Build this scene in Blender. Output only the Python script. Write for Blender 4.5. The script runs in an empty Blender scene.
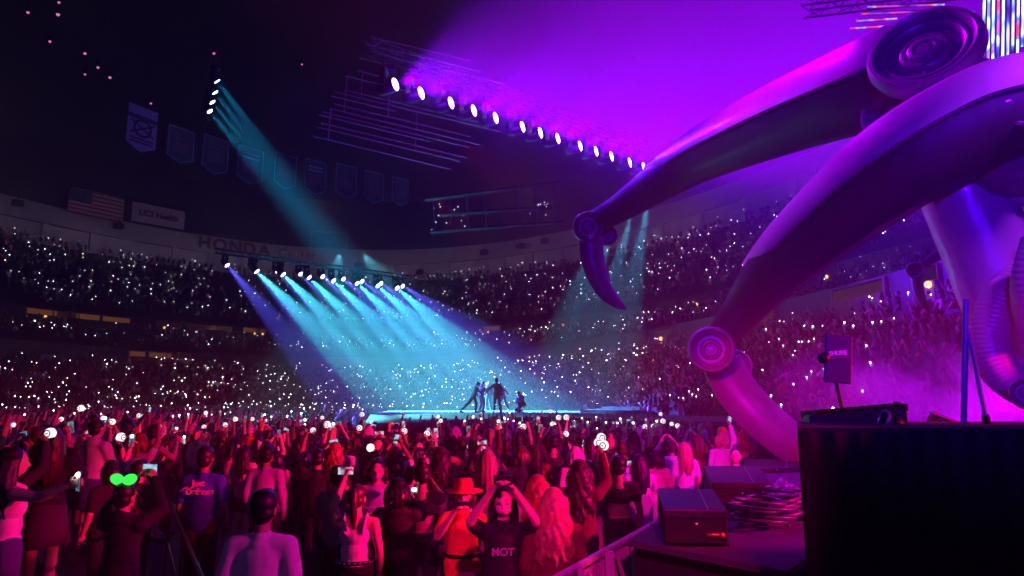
import bpy, bmesh, math, random
import numpy as np
from mathutils import Vector, Matrix, Quaternion
random.seed(7)
RNG = np.random.default_rng(7)
SC = bpy.context.scene
COL = SC.collection
PI = math.pi
R = math.radians

# ------------------------------------------------------------------ camera
CAM_H = 2.45
FOC = 683.0
PITCH = R(9.15)
YAW = R(6.85)
EYE = Vector((0, 0, CAM_H))
FWD = Vector((math.sin(YAW) * math.cos(PITCH), math.cos(YAW) * math.cos(PITCH), math.sin(PITCH)))
RIGHT = Vector((math.cos(YAW), -math.sin(YAW), 0))
UP = RIGHT.cross(FWD)
cd = bpy.data.cameras.new('camera')
cam = bpy.data.objects.new('camera', cd)
COL.objects.link(cam)
cd.sensor_width = 36
cd.lens = FOC / 1024 * 36
cd.clip_start = 0.05
cd.clip_end = 400
mw = Matrix((RIGHT, UP, -FWD)).transposed().to_4x4()
mw.translation = EYE
cam.matrix_world = mw
SC.camera = cam

def ray(px, py):
    return RIGHT * ((px - 512) / FOC) + UP * (-(py - 288) / FOC) + FWD

def P(px, py, d):
    """world point seen at a pixel, d metres in front of the lens"""
    return EYE + ray(px, py) * d

def PZ(px, py, z):
    r = ray(px, py)
    return EYE + r * ((z - CAM_H) / r.z)

def PX(p):
    v = Vector(p) - EYE
    d = v.dot(FWD)
    return (512 + FOC * v.dot(RIGHT) / d, 288 - FOC * v.dot(UP) / d, d)

# ------------------------------------------------------------------ object helpers
def tag(o, label=None, cat=None, group=None, kind=None):
    if label: o['label'] = label
    if cat: o['category'] = cat
    if group: o['group'] = group
    if kind: o['kind'] = kind
    return o

def empty(name, loc=(0, 0, 0), label=None, cat=None, group=None, rz=0):
    o = bpy.data.objects.new(name, None)
    o.empty_display_size = 0.1
    COL.objects.link(o)
    o.location = loc
    o.rotation_euler = (0, 0, rz)
    return tag(o, label, cat, group)

def link(name, me, parent=None, loc=None):
    o = bpy.data.objects.new(name, me)
    COL.objects.link(o)
    if parent is not None:
        o.parent = parent
    if loc is not None:
        o.location = loc
    return o

def frame_from(axis, up=Vector((0, 0, 1))):
    z = Vector(axis).normalized()
    if abs(z.dot(up)) > 0.98:
        up = Vector((0, 1, 0)) if abs(z.y) < 0.9 else Vector((1, 0, 0))
    x = up.cross(z).normalized()
    y = z.cross(x)
    return x, y, z

class MB:
    """collects shapes; build() links them as ONE mesh object"""
    def __init__(self):
        self.v = []; self.f = []; self.m = []; self.mi = 0
    def add(self, vs, fs):
        b = len(self.v)
        self.v += [tuple(v) for v in vs]
        self.f += [tuple(i + b for i in f) for f in fs]
        self.m += [self.mi] * len(fs)
        return self
    def box(self, c, s, rot=None, taper=1.0):
        hx, hy, hz = s[0] / 2, s[1] / 2, s[2] / 2
        vs = []
        for z in (-1, 1):
            t = taper if z > 0 else 1
            for x, y in ((-1, -1), (1, -1), (1, 1), (-1, 1)):
                p = Vector((x * hx * t, y * hy * t, z * hz))
                if rot is not None: p = rot @ p
                vs.append(p + Vector(c))
        return self.add(vs, [(3, 2, 1, 0), (4, 5, 6, 7), (0, 1, 5, 4), (1, 2, 6, 5), (2, 3, 7, 6), (3, 0, 4, 7)])
    def rings(self, rs, caps=True):
        n = len(rs[0]); vs = [p for r in rs for p in r]; fs = []
        for i in range(len(rs) - 1):
            for j in range(n):
                k = (j + 1) % n
                fs.append((i * n + j, i * n + k, (i + 1) * n + k, (i + 1) * n + j))
        if caps:
            fs.append(tuple(range(n - 1, -1, -1)))
            fs.append(tuple((len(rs) - 1) * n + j for j in range(n)))
        return self.add(vs, fs)
    def tube(self, pts, rad, n=10, caps=True, up=Vector((0, 0, 1)), flat=1.0):
        pts = [Vector(p) for p in pts]
        if not hasattr(rad, '__len__'): rad = [rad] * len(pts)
        rs = []; px = None
        for i, p in enumerate(pts):
            t = (pts[min(i + 1, len(pts) - 1)] - pts[max(i - 1, 0)]).normalized()
            if px is None:
                x, y, _ = frame_from(t, up)
            else:
                x = (px - t * px.dot(t))
                x = x.normalized() if x.length > 1e-6 else frame_from(t, up)[0]
                y = t.cross(x)
            px = x
            rs.append([p + x * (math.cos(a) * rad[i]) + y * (math.sin(a) * rad[i] * flat) for a in [2 * PI * j / n for j in range(n)]])
        return self.rings(rs, caps)
    def bar(self, a, b, r, n=6):
        return self.tube([a, b], r, n)
    def sphere(self, c, r, n=12, m=8, rot=None):
        if not hasattr(r, '__len__'): r = (r, r, r)
        c = Vector(c); vs = []; fs = []
        def q(x, y, z):
            p = Vector((x * r[0], y * r[1], z * r[2]))
            return (rot @ p if rot is not None else p) + c
        vs.append(q(0, 0, -1))
        for i in range(1, m):
            t = -PI / 2 + PI * i / m
            for j in range(n):
                a = 2 * PI * j / n
                vs.append(q(math.cos(t) * math.cos(a), math.cos(t) * math.sin(a), math.sin(t)))
        vs.append(q(0, 0, 1))
        for j in range(n):
            fs.append((0, 1 + (j + 1) % n, 1 + j))
        for i in range(m - 2):
            for j in range(n):
                a = 1 + i * n + j; b = 1 + i * n + (j + 1) % n
                fs.append((a, b, b + n, a + n))
        t = len(vs) - 1; b0 = 1 + (m - 2) * n
        for j in range(n):
            fs.append((t, b0 + j, b0 + (j + 1) % n))
        return self.add(vs, fs)
    def capsule(self, a, b, ra, rb, n=10, m=4, sq=1.0, sqdir=None):
        a = Vector(a); b = Vector(b)
        d = b - a
        if d.length < 1e-5: d = Vector((0, 0, 1e-4))
        x, y, z = frame_from(d, sqdir if sqdir is not None else Vector((0, 1, 0)))
        rs = []
        for i in range(m + 1):
            t = -PI / 2 + (PI / 2) * i / m * 0.999 + 0.001
            rs.append((a + z * (ra * math.sin(t)), ra * max(math.cos(t), 0.04)))
        for i in range(m + 1):
            t = (PI / 2) * i / m * 0.999
            rs.append((b + z * (rb * math.sin(t)), rb * max(math.cos(t), 0.04)))
        return self.rings([[c + x * (r * math.cos(u)) + y * (r * sq * math.sin(u)) for u in [2 * PI * j / n for j in range(n)]] for c, r in rs])
    def lathe(self, prof, c, axis, n=32, caps=True, up=Vector((0, 0, 1)), sx=1.0, sy=1.0):
        x, y, z = frame_from(axis, up); c = Vector(c)
        return self.rings([[c + z * h + x * (sx * r * math.cos(a)) + y * (sy * r * math.sin(a)) for a in [2 * PI * j / n for j in range(n)]] for r, h in prof], caps)
    def prism(self, poly, z0, z1):
        n = len(poly)
        vs = [(p[0], p[1], z0) for p in poly] + [(p[0], p[1], z1) for p in poly]
        fs = [tuple(range(n - 1, -1, -1)), tuple(range(n, 2 * n))] + [(i, (i + 1) % n, n + (i + 1) % n, n + i) for i in range(n)]
        return self.add(vs, fs)
    def mesh(self, name, mats, smooth=False, bevel=0):
        me = bpy.data.meshes.new(name)
        me.from_pydata(self.v, [], self.f)
        for m in (mats if isinstance(mats, (list, tuple)) else [mats]):
            me.materials.append(m)
        me.polygons.foreach_set('material_index', np.array(self.m, dtype=np.int32))
        bm = bmesh.new(); bm.from_mesh(me)
        bmesh.ops.recalc_face_normals(bm, faces=bm.faces)
        if bevel:
            bmesh.ops.bevel(bm, geom=[e for e in bm.edges if e.calc_face_angle(0) > 0.6], offset=bevel, segments=2, affect='EDGES', profile=0.6)
        bm.to_mesh(me); bm.free()
        if smooth:
            me.polygons.foreach_set('use_smooth', np.ones(len(me.polygons), dtype=bool))
        me.update()
        return me
    def build(self, name, mats, parent=None, smooth=False, bevel=0, loc=None):
        o = link(name, self.mesh(name, mats, smooth, bevel), parent)
        if smooth == 'auto' or (smooth and bevel):
            pass
        if loc is not None: o.location = loc
        return o

def smooth_by_angle(o, ang=35):
    me = o.data
    bm = bmesh.new(); bm.from_mesh(me)
    for f in bm.faces: f.smooth = True
    for e in bm.edges:
        e.smooth = not (len(e.link_faces) == 2 and e.calc_face_angle(0) > R(ang))
    bm.to_mesh(me); bm.free()
    return o

def at_root(root, o):
    """keep a mesh whose points are in world space in place when parented to a root away from the origin"""
    o.data.transform(Matrix.Translation(-Vector(root.location)))
    o.parent = root
    return o

# ------------------------------------------------------------------ materials
MATS = {}
def mat(name, col, rough=0.6, metal=0.0, var=0.0, scale=8.0, bump=0.0, spec=0.5, emit=None, es=0.0, coat=0.0, sheen=0.0):
    if name in MATS: return MATS[name]
    m = bpy.data.materials.new(name); m.use_nodes = True
    nt = m.node_tree; b = nt.nodes['Principled BSDF']
    b.inputs['Base Color'].default_value = (*col, 1)
    b.inputs['Roughness'].default_value = rough
    b.inputs['Metallic'].default_value = metal
    b.inputs['Specular IOR Level'].default_value = spec
    b.inputs['Coat Weight'].default_value = coat
    b.inputs['Sheen Weight'].default_value = sheen
    if emit:
        b.inputs['Emission Color'].default_value = (*emit, 1)
        b.inputs['Emission Strength'].default_value = es
        m.cycles.emission_sampling = 'NONE'
    if var or bump:
        tc = nt.nodes.new('ShaderNodeTexCoord'); no = nt.nodes.new('ShaderNodeTexNoise')
        no.inputs['Scale'].default_value = scale; no.inputs['Detail'].default_value = 4
        nt.links.new(tc.outputs['Object'], no.inputs['Vector'])
        if var:
            mx = nt.nodes.new('ShaderNodeMix'); mx.data_type = 'RGBA'
            mx.inputs[6].default_value = (*[c * (1 - var) for c in col], 1)
            mx.inputs[7].default_value = (*[min(c * (1 + var), 1) for c in col], 1)
            nt.links.new(no.outputs['Fac'], mx.inputs[0])
            nt.links.new(mx.outputs[2], b.inputs['Base Color'])
        if bump:
            bp = nt.nodes.new('ShaderNodeBump'); bp.inputs['Strength'].default_value = bump
            nt.links.new(no.outputs['Fac'], bp.inputs['Height'])
            nt.links.new(bp.outputs['Normal'], b.inputs['Normal'])
    MATS[name] = m
    return m

def emis(name, col, s):
    if name in MATS: return MATS[name]
    m = bpy.data.materials.new(name); m.use_nodes = True
    nt = m.node_tree; nt.nodes.clear()
    e = nt.nodes.new('ShaderNodeEmission'); o = nt.nodes.new('ShaderNodeOutputMaterial')
    e.inputs[0].default_value = (*col, 1); e.inputs[1].default_value = s
    nt.links.new(e.outputs[0], o.inputs[0])
    m.cycles.emission_sampling = 'NONE'
    MATS[name] = m
    return m

BLACK = mat('black_cloth', (0.012, 0.011, 0.014), 0.8, var=0.3, scale=20)
BLACKM = mat('black_metal', (0.015, 0.015, 0.018), 0.4, 0.3, var=0.2)
STEEL = mat('brushed_steel', (0.5, 0.5, 0.52), 0.35, 0.9, var=0.15, scale=30)
CEIL = mat('dark_roof', (0.02, 0.018, 0.025), 0.9, var=0.3, scale=0.3)
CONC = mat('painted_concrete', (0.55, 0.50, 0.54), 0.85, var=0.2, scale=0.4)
FASC = mat('dark_fascia', (0.035, 0.03, 0.04), 0.7, var=0.3, scale=0.6)
TIER = mat('dark_terrace', (0.03, 0.026, 0.034), 0.85, var=0.3, scale=0.8)
FLOORM = mat('arena_floor', (0.035, 0.033, 0.038), 0.45, var=0.5, scale=0.9)
STAGEM = mat('stage_deck', (0.08, 0.085, 0.09), 0.55, var=0.15, scale=0.7)
STAGES = mat('black_stage_skirt', (0.01, 0.01, 0.012), 0.7, var=0.3)

# ------------------------------------------------------------------ arena bowl (elliptical rings)
RA, RB, RYC, RCX = 25.14, 62.3, 24.95, -13.2
def ring(phi, o, z=0.0):
    return Vector((RCX + (RA + o) * math.cos(phi), RYC + (RB + o) * math.sin(phi), z))

def ring_hit(px, o):
    """angle on ring o met by the vertical plane through pixel column px (at the horizon)"""
    r = ray(px, 398); dx, dy = r.x, r.y
    lo, hi = 0.0, 400.0
    for _ in range(60):
        m = (lo + hi) / 2
        if ((m * dx - RCX) / (RA + o)) ** 2 + ((m * dy - RYC) / (RB + o)) ** 2 < 1: lo = m
        else: hi = m
    x, y = lo * dx, lo * dy
    return math.atan2((y - RYC) / (RB + o), (x - RCX) / (RA + o))

PH0, PH1 = R(-34), R(158)
def ring_strip(prof, n=150, p0=PH0, p1=PH1, mb=None):
    """sweeps an (offset, height) polyline along the ring"""
    mb = mb or MB()
    rs = []
    for i in range(n + 1):
        ph = p0 + (p1 - p0) * i / n
        rs.append([ring(ph, o, z) for o, z in prof])
    vs = [p for r_ in rs for p in r_]; k = len(prof); fs = []
    for i in range(n):
        for j in range(k - 1):
            fs.append((i * k + j, i * k + j + 1, (i + 1) * k + j + 1, (i + 1) * k + j))
    return mb.add(vs, fs)

def structure(o, label=None):
    o['kind'] = 'structure'
    return o

def steps(o0, z0, o1, z1, n):
    pr = [(o0, z0)]
    for i in range(n):
        zz = z0 + (z1 - z0) * (i + 1) / n
        pr.append((o0 + (o1 - o0) * i / n, zz)); pr.append((o0 + (o1 - o0) * (i + 1) / n, zz))
    return pr

N_LOW, N_CLUB, N_UP = 11, 6, 12
LOWZ, LOWT = 0.9, 5.5      # floor heights of the first and last row of the lower bowl
fl = MB(); fl.box((-10, 40, -0.1), (160, 200, 0.2))
structure(fl.build('floor', FLOORM))
structure(ring_strip([(-0.1, 0)] + steps(0, LOWZ - 0.3, 7.6, LOWT, N_LOW)).build('floor_lower_terrace', TIER))
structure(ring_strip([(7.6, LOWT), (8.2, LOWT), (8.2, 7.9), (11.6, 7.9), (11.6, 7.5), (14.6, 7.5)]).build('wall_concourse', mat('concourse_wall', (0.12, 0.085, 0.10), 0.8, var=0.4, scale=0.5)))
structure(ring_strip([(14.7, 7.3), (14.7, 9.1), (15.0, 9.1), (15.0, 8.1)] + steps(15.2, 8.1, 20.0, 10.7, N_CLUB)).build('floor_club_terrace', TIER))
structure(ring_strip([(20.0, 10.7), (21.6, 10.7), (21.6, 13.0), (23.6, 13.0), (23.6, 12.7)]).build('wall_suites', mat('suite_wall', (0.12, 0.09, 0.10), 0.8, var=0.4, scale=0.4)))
structure(ring_strip([(23.7, 12.6), (23.7, 14.1), (24.0, 14.1), (24.0, 13.2)] + steps(24.2, 13.2, 31.7, 22.4, N_UP)).build('floor_upper_terrace', TIER))
structure(ring_strip([(31.7, 22.4), (32.4, 22.4), (32.4, 25.4), (31.6, 25.4), (33.0, 28.1), (33.1, 28.3)]).build('wall_cornice', CONC))
# pilasters that divide the cornice wall
for i in range(40):
    ph = PH0 + (PH1 - PH0) * (i + 0.5) / 40
    c = ring(ph, 32.2, 23.8); t = (ring(ph + .01, 32.35) - ring(ph - .01, 32.35)).normalized()
    a = math.atan2(t.y, t.x)
    mb = MB(); mb.box((0, 0, 0), (1.0, 0.5, 3.3), Matrix.Rotation(a, 3, 'Z'))
    o = mb.build('wall_pilaster', CONC, loc=c); structure(o)
structure(ring_strip([(33.1, 28.3), (33.3, 28.3), (33.3, 37.0)]).build('wall_upper', CEIL))
rf = MB(); n = 120; vs = []; 
for i in range(n + 1):
    ph = PH0 + (PH1 - PH0) * i / n
    vs.append(ring(ph, 33.3, 37.0)); vs.append(ring(ph, 8, 40.0))
cpt = len(vs); vs.append(Vector((RCX, RYC - 10, 41.0)))
fs = [(2 * i, 2 * i + 1, 2 * i + 3, 2 * i + 2) for i in range(n)] + [(2 * i + 1, cpt, 2 * i + 3) for i in range(n)]
rf.add(vs, fs); structure(rf.build('ceiling', CEIL))

# ------------------------------------------------------------------ haze, light helpers
w = bpy.data.worlds.new('world'); SC.world = w; w.use_nodes = True
nt = w.node_tree
nt.nodes['Background'].inputs[0].default_value = (0, 0, 0, 1)
nt.nodes['Background'].inputs[1].default_value = 0
vsn = nt.nodes.new('ShaderNodeVolumeScatter')
vsn.inputs['Color'].default_value = (1, 1, 1, 1)
vsn.inputs['Anisotropy'].default_value = 0.0
vsn.inputs['Density'].default_value = 0.004
nt.links.new(vsn.outputs[0], nt.nodes['World Output'].inputs['Volume'])

def spot(loc, target, col, power, angle, blend=0.5, radius=0.1, name='spot_light'):
    l = bpy.data.lights.new(name, 'SPOT')
    l.energy = power; l.color = col; l.spot_size = R(angle); l.spot_blend = blend; l.shadow_soft_size = radius
    o = bpy.data.objects.new(name, l); COL.objects.link(o)
    o.location = loc
    o.rotation_euler = (Vector(target) - Vector(loc)).to_track_quat('-Z', 'Y').to_euler()
    return o

def point(loc, col, power, radius=0.5, name='ambient_fill'):
    l = bpy.data.lights.new(name, 'POINT'); l.energy = power; l.color = col; l.shadow_soft_size = radius
    o = bpy.data.objects.new(name, l); COL.objects.link(o); o.location = loc
    return o

_mh = {}
def moving_head(loc, target, lens_mat, label, group, size=1.0, drop=0.0):
    """stage lamp: base clamped to the truss, yoke, tilting head with a lit lens"""
    loc = Vector(loc); d = (Vector(target) - loc).normalized()
    root = empty('stage_lamp', loc, label, 'stage light', group)
    if 'base' not in _mh:
        b = MB(); b.box((0, 0, 0.42), (0.36, 0.26, 0.12)); b.bar((-.1, 0, .48), (-.1, 0, .62), .02); b.bar((.1, 0, .48), (.1, 0, .62), .02)
        _mh['base'] = b.mesh('base', BLACKM, bevel=0.01)
        y = MB()
        for s in (-1, 1): y.box((s * .22, 0, .17), (.05, .14, .42))
        y.box((0, 0, .36), (.46, .16, .05))
        _mh['yoke'] = y.mesh('yoke', BLACKM, bevel=0.008)
        h = MB(); h.lathe([(.05, -.24), (.13, -.22), (.17, -.1), (.18, .05), (.155, .12), (.165, .2), (.15, .21)], (0, 0, 0), (0, 0, 1), 20)
        _mh['head'] = h.mesh('head', BLACKM, smooth=True)
        l = MB(); l.lathe([(.145, 0), (.13, .022), (.08, .035), (.01, .04)], (0, 0, .205), (0, 0, 1), 20)
        _mh['lens'] = l.mesh('lens', lens_mat, smooth=True)
    az = math.atan2(d.y, d.x)
    for k in ('base', 'yoke', 'head', 'lens'):
        o = link(k, _mh[k], root)
        if k == 'yoke': o.rotation_euler = (0, 0, az - PI / 2)
        if k in ('head', 'lens'): o.rotation_euler = d.to_track_quat('Z', 'Y').to_euler()
        if k == 'lens':
            o.material_slots[0].link = 'OBJECT'; o.material_slots[0].material = lens_mat
    root.scale = (size,) * 3
    return root, d

def truss(name, a, b, w, label, material, cat='truss', group=None, nbay=None, r=0.03):
    """box truss: four chords and zigzag lacing"""
    a = Vector(a); b = Vector(b); root = empty(name, (a + b) / 2, label, cat, group)
    x, y, z = frame_from(b - a)
    L = (b - a).length; nb = nbay or max(2, int(L / w))
    cor = [x * (w / 2) + y * (w / 2), -x * (w / 2) + y * (w / 2), -x * (w / 2) - y * (w / 2), x * (w / 2) - y * (w / 2)]
    lac = MB()
    for k, c in enumerate(cor):
        m = MB(); m.bar(a + c, b + c, r, 6)
        at_root(root, m.build('chord', material))
        c2 = cor[(k + 1) % 4]
        for i in range(nb):
            p = a + (b - a) * (i / nb); q = a + (b - a) * ((i + 1) / nb)
            lac.bar(p + (c if i % 2 else c2), q + (c2 if i % 2 else c), r * .55, 4)
    at_root(root, lac.build('lacing', material))
    return root
# ------------------------------------------------------------------ B-stage and catwalk
DECK = 1.66
def pz(pts, z): return [PZ(x, y, z)[:2] for x, y in pts]
root = empty('catwalk_stage', PZ(490, 412, 0), 'pale raised stage and catwalk in the middle of the floor crowd', 'stage')
deck = [(364, 423.5), (410, 423), (450, 420.5), (500, 418), (545, 417), (590, 418), (640, 420.5), (700, 421.5), (760, 422.5), (812, 423.5), (812, 418), (760, 417), (700, 416), (640, 414.2), (652, 411.5), (618, 409.5), (500, 408.6), (400, 409.6), (372, 413)]
m = MB(); m.prism(pz(deck, DECK), DECK - .12, DECK); at_root(root, m.build('deck', STAGEM))
m = MB(); 
cen = Vector(pz([(500, 413)], DECK)[0])
m.prism([tuple(cen + (Vector(p) - cen) * .985) for p in pz(deck, DECK)], 0.0, DECK - .12); at_root(root, m.build('skirt', STAGES))
# dark low risers at the right end of the deck
for q, h in (([(580, 412.8), (640, 413.6), (650, 412), (600, 411)], .16), ([(602, 412), (640, 412.6), (645, 411.6), (612, 410.8)], .30)):
    m = MB(); m.prism(pz(q, DECK), DECK, DECK + h); at_root(root, m.build('riser', mat('grey_riser', (.05, .05, .06), .5, var=.2)))

# ------------------------------------------------------------------ lamp trusses over the stage
LENS_P = emis('purple_lens', (0.85, 0.45, 1.0), 14)
LENS_C = emis('cyan_lens', (0.55, 0.9, 1.0), 10)
LENS_B = emis('blue_lens', (0.5, 0.5, 1.0), 12)

# purple wash: a straight row of lamps going away over the floor
ZP = 13.5
PXS = [(387, 87), (413, 96), (443, 106.5), (466, 114), (488, 121), (515, 129.5), (533, 135.5), (550.5, 141), (573, 148.5), (589, 153.5), (604.5, 158.5), (623, 164.5), (637, 169)]
A = PZ(*PXS[0], ZP); B = PZ(*PXS[-1], ZP)
dAB = (B - A)
truss('lamp_truss', A - dAB * .06 + Vector((0, 0, 1.32)), B + dAB * .06 + Vector((0, 0, 1.32)), .45, 'long straight box truss carrying the row of purple lamps under the roof', BLACKM)
ORD = ['first', 'second', 'third', 'fourth', 'fifth', 'sixth', 'seventh', 'eighth', 'ninth', 'tenth', 'eleventh', 'twelfth', 'thirteenth', 'fourteenth', 'fifteenth', 'sixteenth']
for i, (x, y) in enumerate(PXS):
    r_ = ray(x, y); n_ = Vector((dAB.y, -dAB.x, 0))
    t = (A - EYE).dot(n_) / r_.dot(n_)
    p = EYE + r_ * t; p.z = ZP
    tgt = p + Vector((20, -10 - .25 * i, 3.0))
    moving_head(p, tgt, LENS_P, f'purple stage lamp, {ORD[i]} of the straight purple row counted from its big end', 'purple wash lamps in a straight row', 1.6)
    d = (tgt - p).normalized()
    spot(p + d * .45, tgt, (0.36, 0.0, 1.0), 32000, 66, 0.9, .12, 'purple_wash')
    if i % 3 == 0: spot(p + d * .45, tgt + Vector((0, 0, -3)), (0.13, 0.0, 1.0), 22000, 90, 1.0, .12, 'blue_fill')  # added wide blue spot that tints the outer haze

for k in (.05, .35, .65, .95):
    q = A + dAB * k
    point((q.x + .4, q.y - .8, ZP - .6), (.16, 0, 1), 520, .3, 'glow_fill')  # added points, no lamp there, for the glow around the row

# cyan and blue lamps on a curved truss left of the stage
ZC = 10.4
CY = [(244, 263.5), (273, 267), (301, 271), (327, 274.5), (352, 278), (374, 280.5), (393, 283)]
BL = [(219, 262.5), (246, 266), (271.5, 268.5), (296, 272), (319, 274), (340.5, 276.5), (360, 279), (379, 281), (404, 285)]
lo_, hi_ = PZ(214, 261, ZC), PZ(410, 286, ZC)
truss('lamp_truss', lo_ + Vector((0, 0, .62)), hi_ + Vector((0, 0, .62)), .26, 'box truss carrying the blue and cyan lamps left of the stage', BLACKM)
dd_ = hi_ - lo_
def on_truss(px):
    r_ = ray(px, 398); dd = hi_ - lo_; n_ = Vector((dd.y, -dd.x, 0))
    t = (lo_ - EYE).dot(n_) / r_.dot(n_)
    return t
for i, px in enumerate([246, 273.5, 300.5, 326, 350.5, 372, 392]):
    t = on_truss(px); q = EYE + ray(px, 398) * t; p = Vector((q.x, q.y, ZC - .15))
    tgt = PZ(400 + 23 * i, 411.2, DECK)
    moving_head(p, tgt, LENS_C, f'cyan stage lamp, {ORD[i]} cyan one along the truss left of the stage', 'cyan lamps over the stage', 1.2)
    d = (tgt - p).normalized()
    spot(p + d * .32, tgt, (0.05, 0.60, 0.80), 470000, 17, 0.35, .1, 'cyan_beam')
for i, px in enumerate([219, 246.8, 272, 296, 319, 340.5, 360, 379.5, 402]):
    t = on_truss(px); q = EYE + ray(px, 398) * t; nb_ = Vector((dd_.y, -dd_.x, 0)).normalized(); p = Vector((q.x, q.y, ZC + .1)) + nb_ * -.55
    tgt = PZ(352 + 31 * i, 412, DECK)
    moving_head(p, tgt, LENS_B, f'blue violet stage lamp, {ORD[i]} blue one along the truss left of the stage', 'blue lamps over the stage', 1.1)
    d = (tgt - p).normalized()
    spot(p + d * .32, tgt, (0.10, 0.10, 1.0), 170000, 17, 0.5, .1, 'blue_beam')

# four cyan lamps high under the roof at the left
UL = [(214, 77), (212, 88.5), (209.5, 98.5), (207, 108)]
for i, (x, y) in enumerate(UL):
    p = P(x, y, 33 + i * 1.2)
    tgt = P(340 - 5 * i, 250, 36.5)
    moving_head(p, tgt, LENS_C, f'small cyan lamp high under the roof, {ORD[i]} from the top of its slanting column', 'four cyan lamps under the roof', 1.1)
    d = (tgt - p).normalized()
    spot(p + d * .32, tgt, (0.0, 0.42, 0.85), 62000, 13, 0.7, .1, 'cyan_roof_beam')
truss('lamp_truss', P(215, 62, 33.6), P(205, 108, 39.6), .35, 'short hanging truss carrying four cyan lamps high under the roof', BLACKM)
# four cyan lamps behind the raised spider leg
RR = [(648.5, 201), (632, 209.5), (615, 217), (603, 223)]
for i, (x, y) in enumerate(RR):
    p = P(x, y, 33 + i * 2.5)
    tgt = P(x - 28 - 6 * i, 345, 36 + i * 2)
    moving_head(p, tgt, LENS_C, f'cyan lamp behind the spider leg, {ORD[i]} from the end nearest the purple row', 'cyan lamps behind the spider leg', 1.0)
    d = (tgt - p).normalized()
    spot(p + d * .32, tgt, (0.03, 0.5, 0.85), 60000, 20, 0.7, .1, 'cyan_side_beam')
truss('lamp_truss', P(653, 188, 33.6), P(598, 214, 42.6), .35, 'hanging truss carrying cyan lamps behind the raised spider leg', BLACKM)

# ------------------------------------------------------------------ washes from the main stage onto the crowd, plus added fill spots
for (sx, sy, sz), (tx, ty, tz), ang, pw, c in (
        ((5.4, 5.0, 3.7), (0, 7.5, .8), 30, 2600, (1, 0, .22)),
        ((5.4, 5.4, 3.7), (2.0, 10.5, .6), 20, 2200, (1, 0, .42)),
        ((5.4, 5.4, 3.7), (-2, 12, 1.1), 22, 4200, (1, 0, .22)),
        ((5.4, 5.6, 3.7), (2.3, 15, .7), 15, 2800, (1, 0, .36)),
        ((5.4, 5.6, 3.7), (-2, 19, 1.2), 18, 6500, (1, 0, .20)),
        ((5.0, 4.6, 3.9), (-6.5, 8.5, 1.2), 24, 3800, (1, 0, .06)),
        ((5.0, 4.6, 3.9), (-10, 14, 1.1), 17, 4800, (1, 0, .07)),
        ((5.2, 5.0, 3.9), (-7, 19, 1.3), 17, 8500, (1, .01, .07)),
        ((5.2, 5.0, 3.9), (-13, 20, 1.0), 12, 7000, (1, .01, .05)),
        ((5.2, 5.2, 3.9), (-11, 28, .9), 9, 7000, (1, .02, .04)),
        ((5.2, 5.2, 3.9), (-17, 28, .8), 9, 7000, (1, .02, .05)),
        ((1, 27, 13), (11, 24, 3.0), 46, 900, (1, .02, .28)),  # added spots without fixtures that redden the right stands
        ((0, 38, 14), (8, 42, 4.5), 44, 1300, (1, .02, .28)),
        ((8, 27, 12), (13, 16, 3.0), 50, 1500, (1, .02, .16)),
        ((-3, -6, 6.5), (-1, 7, .8), 60, 260, (.45, .14, 1)),  # added violet fill from behind the camera
        ((-6, 60, 15), (2.5, 30, 1.7), 14, 90000, (.10, .62, .80)),  # added pair that brightens the front of the stage deck
        ((-8, 60, 15), (-5, 31, 1.7), 13, 90000, (.10, .62, .80)),
        ((5.4, 3.2, 4.9), (.0, 6.3, 1.1), 13, 1300, (1, .03, .07)),  # added spot that brightens the red hat wearer
        ((5.2, 3.0, 3.9), (-1.5, 5.3, 1.2), 20, 1300, (1, 0, .45)),  # added spot that brightens the white t-shirt wearer
        ((.6, -2.5, 6.2), (1.2, 6.0, .8), 18, 3600, (1, 0, .38)),  # added pair that brightens the barricade
        ((4.2, -1, 8.5), (3.7, 9.6, .8), 13, 6000, (1, 0, .38))):
    if 4.9 < sx < 5.7 and ty > 6:      # hung further out over the wing, so that the haze right at the lamps stays out of view
        r0 = (Vector((sx, sy, sz)) - Vector((tx, ty, tz))).length
        sx, sy, sz = 8.6, sy - 1.4, 3.7
        r1 = (Vector((sx, sy, sz)) - Vector((tx, ty, tz))).length
        pw *= (r1 / r0) ** 2; ang = max(8, ang * r0 / r1)
    spot((sx, sy, sz), (tx, ty, tz), c, pw, ang, .5, .15, 'wash_and_fill')
# unseen fill lamps added under the roof: cornice spots, then ambient points
for k in range(9):
    a_ = R(40 + 12 * k)
    spot(ring(a_, 21, 25.0), ring(a_, 33, 27.2), (.80, .56, .78), 260, 120, .8, .3, 'cornice_fill')
for q in ((-40, 60, 27), (-14, 88, 26), (12, 80, 27)):
    point(q, (0.62, 0.40, 0.72), 260, 1.0)
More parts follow.
